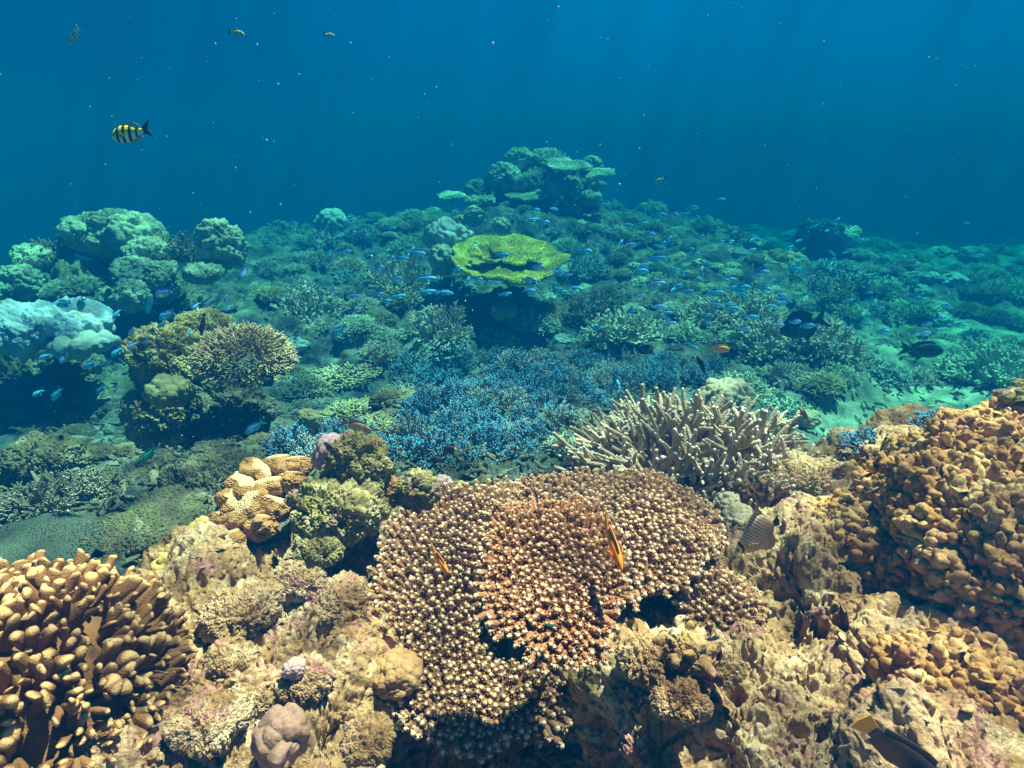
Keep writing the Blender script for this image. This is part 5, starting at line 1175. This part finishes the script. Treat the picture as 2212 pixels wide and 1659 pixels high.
# the blue school over the middle reef
g = 'blue fish schooling over the middle reef'
SCH = [(1120, 585, 28, 5), (1088, 551, 26, 0), (1146, 605, 30, -5), (1165, 577, 26, -8), (1209, 590, 28, -15), (1237, 563, 24, 170), (1214, 630, 26, -5), (1266, 543, 30, -8), (1199, 621, 26, 95), (1094, 635, 26, 8), (1147, 628, 24, -5), (1154, 615, 22, 5), (1034, 604, 20, 5), (990, 582, 22, 5), (1012, 605, 18, 80), (1022, 542, 34, 255), (925, 602, 42, 0), (925, 630, 38, 5), (965, 632, 34, -5), (890, 543, 26, 60), (906, 546, 30, -10), (857, 603, 30, 5), (818, 635, 22, 0), (820, 579, 26, 8), (845, 557, 18, 5), (870, 556, 20, -5), (765, 640, 24, 0), (862, 640, 32, 10), (722, 625, 18, 85), (745, 545, 36, 8), (835, 650, 22, 0), (710, 545, 18, 20), (762, 474, 20, 5), (845, 492, 26, -12), (1155, 455, 26, 0), (1152, 474, 26, 5), (1177, 481, 24, 3), (1310, 441, 16, 10), (1427, 465, 32, -8), (1453, 463, 30, -25), (1497, 468, 32, -12), (1498, 449, 26, 0), (1558, 430, 20, 0), (1359, 486, 26, -5), (1387, 483, 24, 5), (1404, 508, 28, 5), (1445, 520, 22, 60), (1342, 525, 18, 70), (1432, 527, 26, 5), (1366, 529, 24, -5), (1423, 558, 40, 0), (1388, 586, 32, -3), (1390, 573, 24, 10), (1502, 549, 20, 0), (1577, 523, 20, 15), (1557, 522, 18, 10), (1516, 584, 20, 80), (1645, 590, 34, 5), (1421, 612, 36, 5), (1468, 616, 20, 0), (1421, 636, 16, 0), (1488, 630, 24, 0), (1549, 632, 36, 0), (1575, 603, 26, 0), (1604, 622, 36, 0), (1607, 637, 30, -20), (1654, 624, 28, -10), (1690, 637, 26, -8), (1700, 644, 24, -10), (1688, 655, 26, -5), (1668, 660, 22, 0), (1425, 663, 28, -5), (1443, 675, 22, 0), (1366, 670, 22, 20), (1527, 680, 24, 0), (1585, 667, 30, -5), (1628, 684, 28, -5), (1608, 710, 26, -20), (1448, 698, 28, 5), (1552, 659, 32, -15), (1684, 703, 24, 5), (1747, 704, 28, 0), (1720, 695, 22, 5), (1720, 581, 30, -5), (1838, 540, 20, -5), (1855, 518, 26, -15), (1911, 552, 22, -20), (1952, 554, 18, 0), (2110, 551, 26, -5), (1982, 592, 16, 5), (2045, 609, 20, 5), (1883, 652, 22, -20), (1898, 665, 24, 0), (1880, 632, 18, 0), (1835, 648, 22, 5), (1975, 645, 30, -10), (1992, 648, 20, 0), (2048, 663, 24, -15), (1980, 663, 14, 0), (2030, 688, 20, 5), (2005, 700, 22, 0), (2000, 720, 26, 0), (1910, 716, 24, 0), (1975, 723, 24, 5), (2075, 702, 26, -3), (2025, 712, 18, 0), (1872, 700, 22, -10), (1335, 830, 22, 100), (1497, 748, 28, -30), (1450, 745, 14, 0), (1555, 755, 14, 0)]
for px, py, ln, an in SCH:
    Yh = hit(px, min(py + 45, 900))[1]
    pale = random.random()
    small_fish('blue_damselfish', 'small blue fish in the school over the middle reef', 'damsel' if random.random() < 0.5 else 'slim', px, py, max(2.4, min(Yh * random.uniform(0.6, 0.9), 5.5)), ln * 1.15, an, 'blue' if pale < 0.4 else 'white_blue' if pale < 0.75 else 'chromis', random.uniform(-25, 25), g)
for k in range(85):
    px = random.gauss(1520, 260); py = random.gauss(590, 75)
    if not (1000 < px < 2150 and 440 < py < 735): continue
    Yh = hit(px, min(py + 45, 900))[1]
    small_fish('blue_damselfish', 'small blue fish in the school over the middle reef', 'slim', px, py, max(2.8, min(Yh * random.uniform(0.65, 0.9), 6)), random.uniform(12, 28), random.gauss(0, 25) + (180 if random.random() < 0.2 else 0), random.choice(['blue', 'blue', 'chromis', 'white_blue']), random.uniform(-35, 35), g)

# plankton and grit hanging in the water
acc = Acc(); V, Fc = ico(1); rng = np.random.default_rng(99)
for k in range(300):
    px, py = rng.uniform(-100, 2312), rng.uniform(-40, 700) if rng.uniform() < 0.8 else rng.uniform(600, 1000)
    Y = rng.uniform(0.9, 3.0); p = P(px, py, Y); r = pxm(p) * rng.choice([0.55, 0.8, 1.2, 1.9], p=[.5, .3, .16, .04])
    el = rng.uniform(0.8, 2.2); acc.add(V * np.array([r, r, r * el]) + p[None], [Fc])
M['speck'] = massive_mat('plankton', (0.75, 0.78, 0.75), (0.6, 0.65, 0.65))
o = obj('drifting_plankton', acc.mesh('drifting_plankton'), M['speck']); tag(o, 'white specks of plankton drifting in the open water', 'plankton', None, 'stuff')

# ------------------------------------------------------------------ the water itself
def build_water():
    x0, x1, y0, y1, z0, z1 = -95, 95, -95, 95, -16, 0.8
    V = np.array([(x, y, z) for x in (x0, x1) for y in (y0, y1) for z in (z0, z1)], float)
    Fq = np.array([(0, 1, 3, 2), (4, 6, 7, 5), (0, 4, 5, 1), (2, 3, 7, 6), (0, 2, 6, 4), (1, 5, 7, 3)])
    m = bpy.data.materials.new('sea_water'); m.use_nodes = True
    t = m.node_tree; t.nodes.clear()
    o_ = t.nodes.new('ShaderNodeOutputMaterial'); v = t.nodes.new('ShaderNodeVolumePrincipled')
    v.inputs['Color'].default_value = (0.0, 0.038, 0.125, 1)
    v.inputs['Absorption Color'].default_value = (0.0, 0.56, 0.50, 1)
    v.inputs['Density'].default_value = 0.41
    v.inputs['Anisotropy'].default_value = 0.0
    t.links.new(v.outputs[0], o_.inputs['Volume'])
    o = obj('haze', mesh('haze', V, [Fq], smooth=False), m); o['kind'] = 'stuff'
    o['label'] = 'clear blue sea water filling the whole view'
build_water()

# ------------------------------------------------------------------ added unseen sheet at sea surface height, its painted pattern dapples the sunlight
def build_dapple_sheet():
    n = 48; a = np.arange(n) * 2 * PI / n
    V = np.concatenate([[[0, 0, 6.0]], np.stack([np.cos(a) * 300, np.sin(a) * 300, np.full(n, 6.0)], 1)])
    k = np.arange(n); Fc = np.stack([np.zeros(n, int), k + 1, (k + 1) % n + 1], -1)
    m = bpy.data.materials.new('painted_dapple_pattern'); m.use_nodes = True
    t = m.node_tree; t.nodes.clear()
    o_ = t.nodes.new('ShaderNodeOutputMaterial'); tb = t.nodes.new('ShaderNodeBsdfTransparent'); t.links.new(tb.outputs[0], o_.inputs[0])
    pos = pos_n(t)
    w = N(t, 'ShaderNodeTexNoise'); w.inputs['Scale'].default_value = 2.2; w.inputs['Detail'].default_value = 2; t.links.new(pos, w.inputs['Vector'])
    ad = N(t, 'ShaderNodeMix', data_type='VECTOR'); ad.inputs[0].default_value = 0.16
    t.links.new(pos, ad.inputs[4]); t.links.new(w.outputs['Color'], ad.inputs[5])
    v1 = vor_n(t, ad.outputs[1], 4.2, 'DISTANCE_TO_EDGE'); v2 = vor_n(t, ad.outputs[1], 2.3, 'DISTANCE_TO_EDGE')
    l1 = map_n(t, v1, 0.22, 0.0); l2 = map_n(t, v2, 0.20, 0.0)
    s_ = math_n(t, 'ADD', math_n(t, 'MULTIPLY', l1, 0.75), math_n(t, 'MULTIPLY', l2, 0.65))
    g = math_n(t, 'ADD', s_, 0.62)
    ln = N(t, 'ShaderNodeVectorMath', operation='LENGTH'); t.links.new(pos, ln.inputs[0])
    fade = map_n(t, ln.outputs['Value'], 14, 26)
    mx = N(t, 'ShaderNodeMix', data_type='FLOAT'); t.links.new(fade, mx.inputs[0]); t.links.new(g, mx.inputs[2]); mx.inputs[3].default_value = 1.0
    cc = N(t, 'ShaderNodeCombineColor')
    for q in range(3): t.links.new(mx.outputs[0], cc.inputs[q])
    t.links.new(cc.outputs[0], tb.inputs[0])
    o = obj('dapple_sheet', mesh('dapple_sheet', V, [Fc], smooth=False), m); o['kind'] = 'structure'
build_dapple_sheet()
